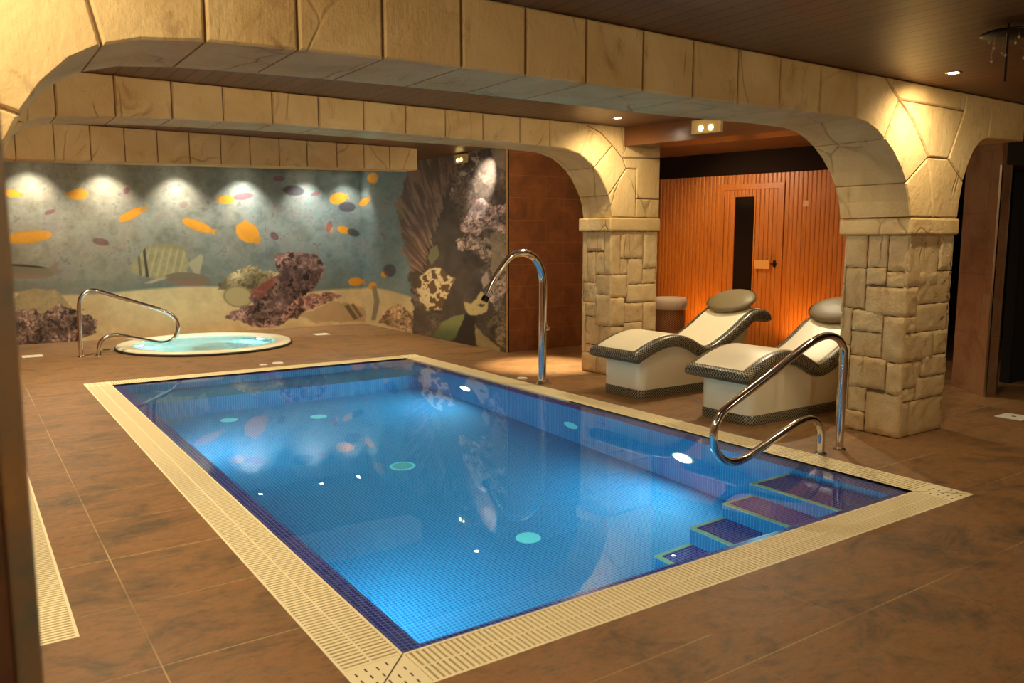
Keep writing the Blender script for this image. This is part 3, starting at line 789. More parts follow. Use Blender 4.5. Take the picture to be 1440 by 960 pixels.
L2 = [(0,.14,0,.36),(.14,.78,0,.14),(.78,1,0,.30),(.14,.46,.14,.36),(.46,.78,.14,.30),(.46,1,.30,.44),(0,.5,.36,.50),(.5,1,.44,.66),(.1,.5,.50,.60),(0,.1,.50,.86),(.1,.62,.60,.80),(.62,1,.66,.86),(.1,.62,.80,.86),(0,.55,.86,1),(.55,1,.86,1)]
F2 = [(0,.2,0,.30),(.2,.7,0,.19),(.7,1,0,.26),(.2,.36,.19,.30),(.36,.7,.19,.37),(0,.36,.30,.46),(.7,1,.26,.37),(.36,1,.37,.50),(0,.3,.46,.66),(.3,.72,.50,.64),(.72,1,.50,.72),(.3,.72,.64,.80),(0,.3,.66,.86),(.72,1,.72,.86),(.3,.72,.80,.86),(0,.45,.86,1),(.45,1,.86,1)]
pillar('slimmer pillar of pale carved stone blocks behind the foot of the farther lounger', 6.08, 6.77, 6.93, 7.40, 1.635, 1.785, L2, F2, 0.03, 60)
# left supports, behind the door jamb
pillar('pale stone pillar under the left end of the nearest arch, mostly behind the slate jamb', -0.68, 0.05, 3.42, 3.94, 1.58, 1.71, L2, F2, 0.03, 160)
pillar('stone pillar under the left end of the second arch', -0.68, 0.265, 6.93, 7.40, 1.635, 1.785, L2, F2, 0.03, 220)

# near jamb of slate at the left edge of the view
m = MB(); m.box(-0.5, 0.034, 1.225, 1.55, 0, ZF); j = struct(m, 'trim_2', SLATE)
m = MB(); m.box(0.028, 0.0590, 1.20, 1.55, 0, ZF); j = struct(m, 'trim_3', SLATE_EDGE, bevel=0.004)

# ------------------------------------------------------------------ pool
pool = empty('swimming_pool', (3.045, 6.04, 0))
tag(pool, 'rectangular blue mosaic swimming pool filled to floor level', 'swimming pool')
ox, oy = -pool.location.x, -pool.location.y
LED = 0.13; D = 1.22
ix0, ix1, iy0, iy1 = PX0+0.11, PX1-LED, PY0+0.08, PY1-0.07
def quad(m, a, b, c, d, mat=0):
    k = len(m.v); m.v += [(p[0]+ox, p[1]+oy, p[2]) for p in (a, b, c, d)]; m.face((k, k+1, k+2, k+3), mat)
m = MB()
zl0, zl1 = -0.022, -0.05
quad(m, (ix0, iy0, -D), (ix1, iy0, -D), (ix1, iy1, -D), (ix0, iy1, -D))
quad(m, (ix0, iy0, zl1), (ix0, iy0, -D), (ix0, iy1, -D), (ix0, iy1, zl1))
quad(m, (ix1, iy1, zl1), (ix1, iy1, -D), (ix1, iy0, -D), (ix1, iy0, zl1))
quad(m, (ix1, iy0, zl1), (ix1, iy0, -D), (ix0, iy0, -D), (ix0, iy0, zl1))
quad(m, (ix0, iy1, zl1), (ix0, iy1, -D), (ix1, iy1, -D), (ix1, iy1, zl1))
# bench along the far wall
by = 8.74; bz = -0.50
quad(m, (ix0, by, bz), (ix1, by, bz), (ix1, iy1, bz), (ix0, iy1, bz))
quad(m, (ix0, by, -D), (ix1, by, -D), (ix1, by, bz), (ix0, by, bz))
m.build('basin', POOLTILE, pool)
m = MB()
def rim(m, x0, x1, y0, y1, z0, a0, a1, b0, b1, z1, mat=0):
    o_ = [(x0, y0, z0), (x1, y0, z0), (x1, y1, z0), (x0, y1, z0)]; i_ = [(a0, b0, z1), (a1, b0, z1), (a1, b1, z1), (a0, b1, z1)]
    for k in range(4):
        k2 = (k+1) % 4
        quad(m, o_[k], o_[k2], i_[k2], i_[k], mat)
rim(m, PX0, PX1, PY0, PY1, zl0, ix0, ix1, iy0, iy1, zl1)
rim(m, PX0, PX1, PY0, PY1, 0.0, PX0, PX1, PY0, PY1, zl0)
m.build('overflow_edge', EDGETILE, pool)
m = MB(); sx = [4.28, 4.01, 3.71, 3.41]; zz = [-0.20, -0.45, -0.70, -0.95]; yb = 3.44; prev = ix1
st = MB(); ns = MB(); top = MB()
for i, (x, z) in enumerate(zip(sx, zz)):
    quad(st, (x, yb, z), (x, iy0, z), (x, iy0, -D), (x, yb, -D))               # riser
    quad(st, (prev, yb, z), (x, yb, z), (x, yb, -D), (prev, yb, -D))            # far side
    quad(top, (x, iy0, z), (prev, iy0, z), (prev, yb, z), (x, yb, z))
    e = 0.028; zt = z+0.003
    quad(ns, (x, iy0, zt), (x+e, iy0, zt), (x+e, yb, zt), (x, yb, zt))
    quad(ns, (x+e, yb-e, zt), (prev, yb-e, zt), (prev, yb, zt), (x+e, yb, zt))
    quad(ns, (x-0.002, yb, zt), (x-0.002, yb, zt-0.02), (x-0.002, iy0, zt-0.02), (x-0.002, iy0, zt))
    prev = x
sto = st.build('steps', POOLTILE, pool)
top.build('step_tread', EDGETILE, sto)
ns.build('step_edge', NOSING, sto)
m = MB(); quad(m, (PX0, PY0, -0.012), (PX1, PY0, -0.012), (PX1, PY1, -0.012), (PX0, PY1, -0.012)); m.build('water', WATER, pool)

def wall_disc(name, label, cat, group, loc, nrm, rad, mat, ring=None, light=None):
    root = empty(name, loc)
    tag(root, label, cat, group)
    n = Vector(nrm); qd = n.to_track_quat('Z', 'Y').to_matrix().to_4x4()
    m = MB(); m.lathe([(0.0005, 0.006), (rad, 0.006), (rad, 0.001), (0.0005, 0.001)], n=32, close=True)
    o = m.build('lens' if light else 'cover', mat, root); o.matrix_local = qd
    if ring:
        m = MB(); m.lathe([(rad, 0.008), (rad*1.22, 0.004), (rad*1.22, 0.001), (rad, 0.001)], n=32, close=True)
        o = m.build('trim_ring', ring, root); o.matrix_local = qd
    if light:
        watts, aim = light
        l = bpy.data.lights.new('beam', 'AREA'); l.shape = 'DISK'; l.size = rad*1.9; l.energy = watts; l.color = POOLC; l.spread = R(165)
        lo = bpy.data.objects.new('beam', l); C.objects.link(lo); lo.parent = root
        lo.location = n*0.012; lo.rotation_euler = Vector(aim).to_track_quat('-Z', 'Y').to_euler()
    return root
G = 'lamps under the pool water'
wall_disc('underwater_light', 'bright white underwater lamp in the right pool wall nearest the steps', 'pool lamp', G, (ix1, 4.42, -0.60), (-1, 0, 0), 0.10, GLOWP, WHITEP, (P_POOL, (-1, 0, -0.12)))
wall_disc('underwater_light', 'bright white underwater lamp in the right pool wall near the far end', 'pool lamp', G, (ix1, 7.76, -0.60), (-1, 0, 0), 0.10, GLOWP, WHITEP, (P_POOL, (-1, 0, -0.12)))
for yy, nm in ((3.9, 'nearest the camera'), (7.3, 'near the far end')):
    wall_disc('underwater_light', 'underwater lamp in the left pool wall '+nm, 'pool lamp', G, (ix0, yy, -0.60), (1, 0, 0), 0.10, GLOWP, WHITEP, (P_POOL*1.1, (1, 0, -0.12)))
for (x, y, z, r_), lab in (((3.02, 6.07, -D, 0.11), 'large round turquoise drain cover in the middle of the pool floor'), ((3.08, 4.31, -D, 0.085), 'small round turquoise inlet in the near part of the pool floor'),
        ((3.02, 8.0, -D, 0.085), 'small turquoise inlet in the far part of the pool floor'), ((2.2, 8.35, -D, 0.085), 'turquoise inlet on the pool floor before the bench')):
    r = empty('pool_inlet', (x, y, z+0.001)); tag(r, lab, 'pool fitting', 'round fittings on the pool floor')
    m = MB(); m.lathe([(0.0005, 0.008), (r_*0.78, 0.008)], n=32); 
    for k in range(7): pass
    m.build('grille', simple('turquoise grille', srgb(90, 180, 180), 0.5) if r_ > 0.1 else INLET, r)
    m = MB(); m.lathe([(r_*0.78, 0.010), (r_, 0.006), (r_, 0.0), (r_*0.78, 0.0)], n=32, close=True); m.build('trim_ring', INLET, r)
wall_disc('pool_inlet', 'round turquoise inlet in the right pool wall between the lamps', 'pool fitting', None, (ix1, 5.85, -0.72), (-1, 0, 0), 0.085, INLET, INLET)

# overflow grating, one run per side, slats across the gutter
GW = 0.245
def grate(name, label, L, loc, rz, miter=True, width=GW, group='cream overflow gratings round the pool'):
    root = empty(name, loc, rz); tag(root, label, 'grating', group)
    m = MB(); n = int(L/0.025)
    for i in range(n):
        x = (i+0.5)*L/n
        m.box(x-0.0072, x+0.0072, 0.006, width-0.006, -0.022, -0.002)
    m.build('slats', GRATE, root)
    m = MB()
    m.box(0, L, 0, 0.012, -0.03, 0.0); m.box(0, L, width-0.012, width, -0.03, 0.0); m.box(0, L, width/2-0.005, width/2+0.005, -0.024, -0.0025)
    m.build('frame_rails', GRATE, root)
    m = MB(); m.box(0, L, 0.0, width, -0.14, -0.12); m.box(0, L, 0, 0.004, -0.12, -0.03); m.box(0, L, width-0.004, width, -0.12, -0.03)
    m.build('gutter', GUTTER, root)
    return root
def corner(label, loc, rz):
    root = empty('corner_plate', loc, rz); tag(root, label, 'grating corner', 'corner plates of the pool grating')
    m = MB(); m.box(0, GW, 0, GW, -0.02, 0.0); rr = random.Random(3)
    for i in range(5):
        for k in range(4):
            x = 0.035+i*0.042; y = 0.04+k*0.052+(i % 2)*0.014
            if abs(x-y) < 0.016 or y > GW-0.02: continue
            m.box(x-0.003, x+0.003, y-0.012, y+0.012, -0.001, 0.0006, 1)
    m.build('plate', [GRATE, RUBBER], root)
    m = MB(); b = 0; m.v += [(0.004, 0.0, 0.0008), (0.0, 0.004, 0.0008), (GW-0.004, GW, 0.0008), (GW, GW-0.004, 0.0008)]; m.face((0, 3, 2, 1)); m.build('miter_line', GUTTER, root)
corner('slotted cream corner plate at the pool corner nearest the camera', (PX0-GW, PY0-GW, 0), 0)
corner('cream corner plate at the right hand pool corner by the steps', (PX1+GW, PY0-GW, 0), R(90))
corner('cream corner plate at the far right pool corner', (PX1+GW, PY1+GW, 0), R(180))
corner('cream corner plate at the far left pool corner', (PX0-GW, PY1+GW, 0), R(270))
LX, LY = PX1-PX0, PY1-PY0
grate('overflow_grating', 'cream slatted grating along the front edge of the pool beside the steps', LX, (PX0, PY0-GW, 0), 0)
grate('overflow_grating', 'cream slatted grating along the far short edge of the pool toward the hot tub', LX, (PX1, PY1+GW, 0), R(180))
grate('overflow_grating', 'cream slatted grating along the lounger side of the pool', LY, (PX1+GW, PY0, 0), R(90))
grate('overflow_grating', 'long cream slatted grating along the left side of the pool', LY, (PX0-GW, PY1, 0), R(270))
grate('drain_grating', 'separate cream slatted floor drain beside the slate jamb at the far left', 3.95, (0.0, 7.4, 0), R(270), width=0.30, group='floor drain by the left wall')

# ------------------------------------------------------------------ hot tub
tub = empty('hot_tub', (JX, JY, 0)); tag(tub, 'round white sunken hot tub with aqua water before the fish picture', 'hot tub')
m = MB(); m.lathe([(JR, -0.02), (JR+0.012, 0.0), (JR+0.02, 0.012), (JR+0.012, 0.030), (JR-0.01, 0.032), (JR-0.02, -0.02)], n=96, close=True); m.build('seal', RUBBER, tub, True)
m = MB(); m.lathe([(JR, 0.024), (JR-0.01, 0.052), (JR-0.05, 0.060), (JR-0.19, 0.052), (JR-0.215, 0.035), (JR-0.225, 0.0)], n=96); m.build('rim', RIMW, tub, True)
m = MB(); m.lathe([(JR-0.225, 0.0), (JR-0.25, -0.25), (JR-0.30, -0.36), (0.62, -0.40), (0.56, -0.46), (0.50, -0.8), (0.42, -0.86), (0.001, -0.88)], n=96); m.build('shell', TUBW, tub, True)
m = MB(); m.lathe([(JR-0.215, 0.028), (0.5, 0.028), (0.25, 0.028), (0.0005, 0.028)], n=96); m.build('water', JWATER, tub, True)
for a in (20, 150):
    wall_disc('underwater_light', 'small lamp inside the round hot tub at its %s side' % ('right' if a == 20 else 'left'), 'pool lamp', 'lamps in the hot tub', (JX+0.93*math.cos(R(a)), JY+0.93*math.sin(R(a)), -0.18), (-math.cos(R(a)), -math.sin(R(a)), 0), 0.05, GLOWP, None, (13 if a == 20 else 4, (-math.cos(R(a)), -math.sin(R(a)), -0.1)))

# ------------------------------------------------------------------ chrome rails
def rail(name, label, pts, Y, rad, feet):
    root = empty(name, (pts[0][0], Y, 0)); tag(root, label, 'handrail')
    m = MB(); path = smooth_path([(x, Y, z) for x, z in pts], 10)
    m.tube([(p[0]-pts[0][0], 0, p[2]) for p in path], rad, 20); m.build('tube', CHROME, root, True)
    for f in feet:
        m = MB(); m.lathe([(rad, 0.0), (rad*1.75, 0.0), (rad*1.7, 0.010), (rad*1.15, 0.022), (rad, 0.024)], (f-pts[0][0], 0, 0), 24); m.build('flange', CHROME, root, True)
rail('pool_handrail', 'curved chrome handrail by the pool steps in front of the nearer lounger',
     [(5.315, 0.0), (5.318, 0.35), (5.322, 0.62), (5.31, 0.74), (5.245, 0.825), (5.12, 0.862), (4.98, 0.848), (4.83, 0.795), (4.42, 0.615), (4.09, 0.475), (3.985, 0.405), (3.945, 0.31), (3.965, 0.205), (4.04, 0.125), (4.16, 0.088), (4.29, 0.105), (4.60, 0.205), (4.80, 0.262), (4.93, 0.278), (5.02, 0.25), (5.075, 0.18), (5.085, 0.08), (5.085, 0.0)], 3.475, 0.027, [5.315, 5.085])
rail('tub_handrail', 'curved chrome handrail standing at the left of the round hot tub',
     [(1.285, 0.0), (1.29, 0.4), (1.30, 0.68), (1.335, 0.80), (1.41, 0.862), (1.50, 0.872), (1.62, 0.832), (2.0, 0.69), (2.33, 0.56), (2.46, 0.47), (2.51, 0.34), (2.47, 0.20), (2.38, 0.13), (2.24, 0.128), (2.0, 0.195), (1.76, 0.262), (1.63, 0.258), (1.54, 0.205), (1.50, 0.12), (1.495, 0.0)], 11.95, 0.027, [1.285, 1.495])
sh = empty('shower_spout', (5.11, 6.9, 0)); tag(sh, 'tall swan neck chrome water spout at the pool edge', 'water spout')
m = MB(); pth = smooth_path([(0, 0, 0), (0.0, 0, 0.5), (0.005, 0, 0.95), (-0.005, 0, 1.15), (-0.055, 0, 1.29), (-0.145, 0, 1.375), (-0.26, 0, 1.405), (-0.40, 0, 1.37), (-0.53, 0, 1.25), (-0.63, 0, 1.11), (-0.72, 0, 0.95)], 8)
rs = [0.042 if i < 40 else 0.042-0.016*(i-40)/(len(pth)-40) for i in range(len(pth))]
m.tube(pth, rs, 24); m.build('pipe', CHROME, sh, True)
m = MB(); m.tube([(-0.708, 0, 0.972), (-0.735, 0, 0.925)], 0.036, 20); m.build('nozzle', simple('dark nozzle', srgb(50, 40, 34), 0.3, 1), sh)
m = MB(); m.box(-0.085, 0.085, -0.06, 0.06, 0, 0.012); m.build('base_plate', CHROME, sh, bevel=0.003)
for s_ in (-1, 1):
    m = MB(); m.lathe([(0.014, 0.012), (0.014, 0.045), (0.009, 0.05), (0.0005, 0.05)], (s_*0.07, 0, 0), 12); m.build('bolt', CHROME, sh, True)
m = MB(); m.tube([(0.035, 0, 0.60), (0.085, 0, 0.60)], [0.02, 0.024], 16); m.tube([(0.06, 0, 0.60), (0.06, 0, 0.66)], 0.006, 8); m.build('valve_knob', CHROME, sh, True)
def puck(name, label, x, y, r_, mat, cat, grp=None):
    m = MB(); m.lathe([(r_, 0.0), (r_, 0.006), (r_*0.9, 0.011), (0.0005, 0.012)], n=24)
    o = m.build(name, mat, smooth=True, loc=(x, y, 0)); tag(o, label, cat, grp)
puck('air_button', 'small round white button on the floor beside the water spout', 4.99+0.15, 7.32, 0.06, WHITEP, 'button')
puck('air_button', 'left one of two small white buttons between pool and hot tub', 3.06, 9.93, 0.05, WHITEP, 'button', 'buttons behind the far pool edge')
puck('air_button', 'right one of two small white buttons between pool and hot tub', 3.25, 9.96, 0.07, WHITEP, 'button', 'buttons behind the far pool edge')
puck('tub_button', 'small dark button on the floor at the left edge of the hot tub', JX-JR-0.09, JY+0.25, 0.05, RUBBER, 'button')
for x, y, lab in ((4.86, 12.62, 'white square floor plate to the right of the hot tub'), (0.76, 12.4, 'white square floor plate to the left of the tub handrail'), (7.56, 3.27, 'white square floor plate right of the big stone pillar')):
    r = empty('floor_plate', (x, y, 0)); tag(r, lab, 'floor plate', 'white floor plates')
    m = MB(); m.box(-0.12, 0.12, -0.11, 0.11, 0, 0.006); m.build('plate', WHITEP, r, bevel=0.002)
    m = MB(); m.lathe([(0.02, 0.0062), (0.02, 0.0075), (0.0005, 0.0075)], n=12); m.build('screw', CHROME, r)

# ------------------------------------------------------------------ heated loungers
TOPC = [(0.0, 0.425), (0.04, 0.462), (0.16, 0.515), (0.30, 0.566), (0.45, 0.60), (0.60, 0.607), (0.74, 0.582), (0.86, 0.535), (0.96, 0.485), (1.05, 0.462), (1.16, 0.49), (1.33, 0.566), (1.48, 0.648), (1.61, 0.728), (1.73, 0.785), (1.84, 0.802), (1.95, 0.785), (2.03, 0.735)]
def lounger(label):
    root = empty('tiled_lounger'); tag(root, label, 'lounger', 'tiled loungers by the pool')
    W = 0.70; T = 0.12
    path = smooth_path([(x, z, 0) for x, z in TOPC], 4); P = [(p[0], p[1]) for p in path]
    nrm = []
    for i in range(len(P)):
        a = Vector(P[max(0, i-1)]); b = Vector(P[min(len(P)-1, i+1)]); t = (b-a).normalized(); nrm.append(Vector((-t.y, t.x)))
    arc = [0]
    for i in range(1, len(P)): arc.append(arc[-1]+(Vector(P[i])-Vector(P[i-1])).length)
    # trim: closed section swept along; section coords (y, n) going round
    sec = []
    r = 0.05
    def arcpts(cy, cn, a0, a1, k=5):
        return [(cy+r*math.cos(R(a0+(a1-a0)*i/k)), cn+r*math.sin(R(a0+(a1-a0)*i/k))) for i in range(k+1)]
    sec = [(0.09, 0.0)]+arcpts(r, -r, 90, 180)+arcpts(r, -T+r, 180, 270)+arcpts(W-r, -T+r, 270, 360)+arcpts(W-r, -r, 0, 90)+[(W-0.09, 0.0)]
    sl = [0]
    for i in range(1, len(sec)): sl.append(sl[-1]+(Vector(sec[i])-Vector(sec[i-1])).length)
    m = MB(); n = len(sec)
    for i, (x, z) in enumerate(P):
        taper = 1.0
        e = min(arc[i], arc[-1]-arc[i])
        if e < 0.05: taper = 0.45+0.55*math.sqrt(max(0, 1-(1-e/0.05)**2))
        for (y, h) in sec:
            hh = -T/2+(h+T/2)*taper
            p = Vector((x, z))+nrm[i]*hh
            m.v.append((p.x, y, p.y))
    for i in range(len(P)-1):
        for k in range(n):
            k2 = (k+1) % n
            u0, u1 = arc[i], arc[i+1]; v0 = sl[k]; v1 = sl[k2] if k2 else sl[-1]+0.5
            m.face((i*n+k, (i+1)*n+k, (i+1)*n+k2, i*n+k2), 0, [(u0, v0), (u1, v0), (u1, v1), (u0, v1)])
    sc_ = [(s, c) for s, c in sec]
    m.face([k for k in range(n)], 0, [(c, s) for s, c in sc_])
    e0 = (len(P)-1)*n
    m.face([e0+k for k in reversed(range(n))], 0, [(c, s) for s, c in sc_[::-1]])
    m.build('mosaic_trim', TRIMMOS, root, True)
    # cream lying surface
    m = MB(); ii = [i for i in range(len(P)) if 0.075 < arc[i] < arc[-1]-0.10]
    sec2 = [(0.078, -0.006), (0.084, 0.004), (0.10, 0.006), (W-0.10, 0.006), (W-0.084, 0.004), (W-0.078, -0.006)]; n2 = len(sec2)
    for i in ii:
        for (y, h) in sec2:
            hh = h if i not in (ii[0], ii[-1]) else h-0.008
            p = Vector(P[i])+nrm[i]*hh; m.v.append((p.x, y, p.y))
    for a in range(len(ii)-1):
        for k in range(n2-1):
            m.face((a*n2+k, (a+1)*n2+k, (a+1)*n2+k+1, a*n2+k+1))
    m.build('lying_surface', LSEAT, root, True)
    # shell body with rounded front corners
    x0, x1, y0, y1 = 0.16, 1.42, 0.07, 0.63
    def outline(g=0.0):
        rr = 0.08; pts = []
        for cx, cy, a0 in ((x0+rr, y0+rr, 180), (x1-rr, y0+rr, 270), (x1-rr, y1-rr, 0), (x0+rr, y1-rr, 90)):
            for i in range(7):
                a = R(a0+90*i/6); pts.append((cx+(rr+g)*math.cos(a), cy+(rr+g)*math.sin(a)))
        return pts
    def under(x):
        best = min(range(len(P)), key=lambda i: abs(P[i][0]-x)); 
        return P[best][1]-T*0.75
    ol = []
    base = outline()
    for i in range(len(base)):      # subdivide long sides so the body meets the curved slab
        a = base[i]; b = base[(i+1) % len(base)]; d = math.hypot(b[0]-a[0], b[1]-a[1]); k = max(1, int(d/0.05))
        for j in range(k): ol.append((a[0]+(b[0]-a[0])*j/k, a[1]+(b[1]-a[1])*j/k))
    m = MB(); N_ = len(ol)
    m.v += [(x, y, 0.0) for x, y in ol]+[(x, y, under(x)) for x, y in ol]
    for i in range(N_):
        j_ = (i+1) % N_; m.face((i, j_, N_+j_, N_+i))
    m.build('body', LWHITE, root, True)
    m = MB(); g = 0.006; o2 = outline(g); N_ = len(o2); s_ = 0; us = []
    for i in range(N_+1):
        us.append(s_); a = o2[i % N_]; b = o2[(i+1) % N_]; s_ += math.hypot(b[0]-a[0], b[1]-a[1])
    m.v += [(x, y, 0.0) for x, y in o2]+[(x, y, 0.085) for x, y in o2]
    for i in range(N_):
        j_ = (i+1) % N_; m.face((i, j_, N_+j_, N_+i), 0, [(us[i], 0), (us[i+1], 0), (us[i+1], 0.085), (us[i], 0.085)])
    m.face([N_+i for i in range(N_)], 0, [(x, y) for x, y in o2])
    m.build('plinth_band', TRIMMOS, root, True)
    # back rest strut
    m = MB(); m.prism_y([(1.42, 0.0), (1.56, 0.0), (1.86, 0.70), (1.62, 0.66), (1.40, 0.50)], 0.14, 0.56); m.build('back_support', LWHITE, root, bevel=0.02)
    # head cushion
    m = MB(); prof = [(0.0005, -0.045), (0.5, -0.043), (0.85, -0.03), (0.98, -0.01), (1.0, 0.004), (0.97, 0.018), (0.82, 0.036), (0.5, 0.05), (0.0005, 0.056)]
    m.lathe([(r_, z) for r_, z in prof], n=48, sx=0.215, sy=0.30)
    c_ = m.build('head_cushion', CUSH, root, True); c_.location = (1.775, W/2+0.02, 0.875); c_.rotation_euler = (0, R(-30), 0)
    m = MB(); m.lathe([(1.0, -0.006), (1.02, 0.002), (1.0, 0.010)], n=48, sx=0.215, sy=0.31)
    m.build('piping', simple('cushion piping', srgb(120, 104, 74), 0.6), c_, True)
    return root
l1 = lounger('heated mosaic edged lounger farther away, beside the pale slim pillar')
l1.location = (5.24, 5.62, 0)
l2 = copy_tree(l1); l2['label'] = 'heated mosaic edged lounger nearer the camera, partly behind the big stone pillar'
l2.location = (5.19, 4.26, 0)

# ------------------------------------------------------------------ sauna
SA = R(12); sroot = (9.02, 9.19)
def sP(s, d=0, z=0):   # s along the front toward the camera, d out toward the room
    return (sroot[0]+s*math.sin(SA)-d*math.cos(SA), sroot[1]-s*math.cos(SA)-d*math.sin(SA), z)
sau = empty('sauna_cabin', (sroot[0], sroot[1], 0), -R(90)+SA)   # local +X runs along the front toward the camera, local -Y out to the room
tag(sau, 'orange pine board sauna cabin front behind the loungers', 'sauna')
ZS = 2.45
def slats(m, s0, s1, z0, z1, wdt=0.062, th=0.0):
    n = max(1, round((s1-s0)/wdt)); w_ = (s1-s0)/n
    for i in range(n):
        a = s0+i*w_; b = a+w_
        pts = [(a, 0.02), (a+0.003, 0.004-th), (a+0.014, -th), (b-0.014, -th), (b-0.003, 0.004-th), (b, 0.02)]
        k = len(m.v)
        m.v += [(x, y, z0) for x, y in pts]+[(x, y, z1) for x, y in pts]
        for q_ in range(5): m.face((k+q_, k+q_+1, k+6+q_+1, k+6+q_))
DS0, DS1 = 1.13, 1.95
m = MB(); slats(m, 0, DS0-0.09, 0, ZS); slats(m, DS1+0.09, 3.3, 0, ZS); slats(m, DS0-0.09, DS1+0.09, 2.30, ZS)
m.build('board_wall', PINE, sau)
m = MB(); m.box(0, 3.3, 0.02, 0.10, 0, ZB); m.build('cabin_body', BLACK, sau)
m = MB(); m.box(DS0-0.09, DS0, -0.02, 0.02, 0, 2.30); m.box(DS1, DS1+0.09, -0.02, 0.02, 0, 2.30); m.box(DS0-0.09, DS1+0.09, -0.021, 0.02, 2.24, 2.32); m.build('door_frame', PINE, sau, bevel=0.004)
door = MB(); gs0, gs1 = DS0+0.17, DS0+0.47; gz0, gz1 = 0.45, 2.14
slats(door, DS0, gs0-0.02, 0.02, 2.24, 0.06, 0.008); slats(door, gs1+0.02, DS1-0.005, 0.02, 2.24, 0.06, 0.008); slats(door, gs0-0.02, gs1+0.02, gz1+0.02, 2.24, 0.06, 0.008); slats(door, gs0-0.02, gs1+0.02, 0.02, gz0-0.02, 0.06, 0.008)
dr = door.build('door', PINE, sau)
m = MB(); m.box(gs0-0.02, gs0, -0.012, 0.018, gz0, gz1); m.box(gs1, gs1+0.02, -0.012, 0.018, gz0, gz1); m.box(gs0-0.02, gs1+0.02, -0.012, 0.018, gz1, gz1+0.02); m.box(gs0-0.02, gs1+0.02, -0.012, 0.018, gz0-0.02, gz0); m.build('glass_bead', PINE, dr)
m = MB(); m.box(gs0, gs1, 0.004, 0.014, gz0, gz1); m.build('glass_pane', GLASSD, dr)
m = MB(); m.box(DS1-0.30, DS1-0.07, -0.06, -0.035, 1.13, 1.25); m.box(DS1-0.22, DS1-0.17, -0.04, 0.0, 1.16, 1.22); m.build('handle', PINEL, dr, bevel=0.006)
m = MB(); m.tube([(DS1-0.01, -0.03, 1.16), (DS1-0.01, -0.03, 1.25)], 0.018, 12); m.tube([(DS1-0.06, -0.035, 1.205), (DS1+0.02, -0.035, 1.205)], 0.012, 10); m.build('latch', simple('dark iron', srgb(36, 26, 20), 0.4, 0.8), dr)
m = MB(); m.box(2.30, 2.38, -0.006, 0.0, 1.98, 2.06); m.build('sign', simple('small pale plaque', srgb(214, 140, 84), 0.5), sau)
m = MB(); m.box(-0.10, 0.0, -0.015, 0.05, 0, ZB); m.box(0.0, 3.3, -0.005, 0.02, ZS, ZB); m.build('fascia_and_corner_shade', BLACK, sau)  # left strip paints the cabin corner's shade black; upper box is the header

# timber ceiling beam leading from the slim pillar to the big one
tb = empty('timber_beam', (6.22, 6.93, 2.57), -R(90)+SA); tag(tb, 'polished brown timber box beam under the ceiling between the two pillars', 'beam')
m = MB(); m.box(0.0, 3.1, 0.0, 0.42, 0.0, ZB-2.57); m.build('casing', TIMBER, tb)
def emergency(label, loc, rz, s=1.0):
    r = empty('emergency_light', loc, rz); tag(r, label, 'emergency light', 'lit emergency lights')
    m = MB(); m.box(-0.15*s, 0.15*s, -0.055, 0.0, -0.062*s, 0.062*s); m.build('housing', simple('clear housing', srgb(200, 170, 110), 0.3), r, bevel=0.006)
    for x in (-0.05*s, 0.05*s):
        m = MB(); m.lathe([(0.026*s, 0.0), (0.018*s, 0.012), (0.0005, 0.016)], n=16); o = m.build('bulb', GLOWY, r, True); o.rotation_euler = (R(90), 0, 0); o.location = (x, -0.056, -0.018)
ex = 1.08
emergency('small lit emergency lamp box on the timber beam above the sauna', (6.22+ex*math.sin(SA), 6.93-ex*math.cos(SA), 2.685), -R(90)+SA, 1.12)
emergency('small lit emergency lamp box high on the reef picture right of the stone pelmet', (6.145, 10.25, 2.69), -R(90))

# ------------------------------------------------------------------ basket by the sauna
bk = empty('wicker_basket', (8.42, 8.3, 0)); tag(bk, 'round brown wicker laundry basket with a pale liner beside the slim pillar', 'basket')
m = MB(); n = 48; prof = [(0.19, 0.0), (0.205, 0.2), (0.215, 0.4), (0.22, 0.63)]
for i, (r_, z) in enumerate(prof):
    for k in range(n): m.v.append(((r_+0.004*(k % 2))*math.cos(2*PI*k/n), (r_+0.004*(k % 2))*math.sin(2*PI*k/n), z))
for i in range(len(prof)-1):
    for k in range(n):
        k2 = (k+1) % n; m.face((i*n+k, i*n+k2, (i+1)*n+k2, (i+1)*n+k), 0, [(k/n, prof[i][1]), ((k+1)/n, prof[i][1]), ((k+1)/n, prof[i+1][1]), (k/n, prof[i+1][1])])
m.build('weave', WICKER, bk, True)
m = MB(); m.lathe([(0.228, 0.55), (0.242, 0.57), (0.243, 0.66), (0.236, 0.705), (0.20, 0.72), (0.16, 0.70), (0.10, 0.69), (0.0005, 0.69)], n=48); m.build('liner', LINEN, bk, True)

# ------------------------------------------------------------------ doorway at the right, behind the big pillar
dv = Vector((8.301-8.62, 3.868-4.335)); dv.normalize()
m = MB()
a = Vector((8.301, 3.868)); b = Vector((8.465, 3.845)); far = a-dv*0.62
m.prism_z([tuple(a), tuple(b), tuple(b-dv*0.62), tuple(far)], 0, ZB); struct(m, 'wall_1', SLATE)
m = MB(); m.prism_z([(8.455, 3.842), (8.475, 3.84), (8.475, 3.862), (8.455, 3.864)], 0, 2.25); m.prism_z([(8.293, 3.862), (8.312, 3.86), (8.312, 3.88), (8.293, 3.882)], 0, 2.25); struct(m, 'door_1', simple('brushed steel door edge', (0.45, 0.36, 0.26, 1), 0.25, 1))
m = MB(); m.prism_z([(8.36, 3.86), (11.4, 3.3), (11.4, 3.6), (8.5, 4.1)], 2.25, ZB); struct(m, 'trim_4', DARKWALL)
m = MB(); m.box(9.3, 13.4, 4.1, 4.2, 0, ZB); struct(m, 'wall_2', VOID)

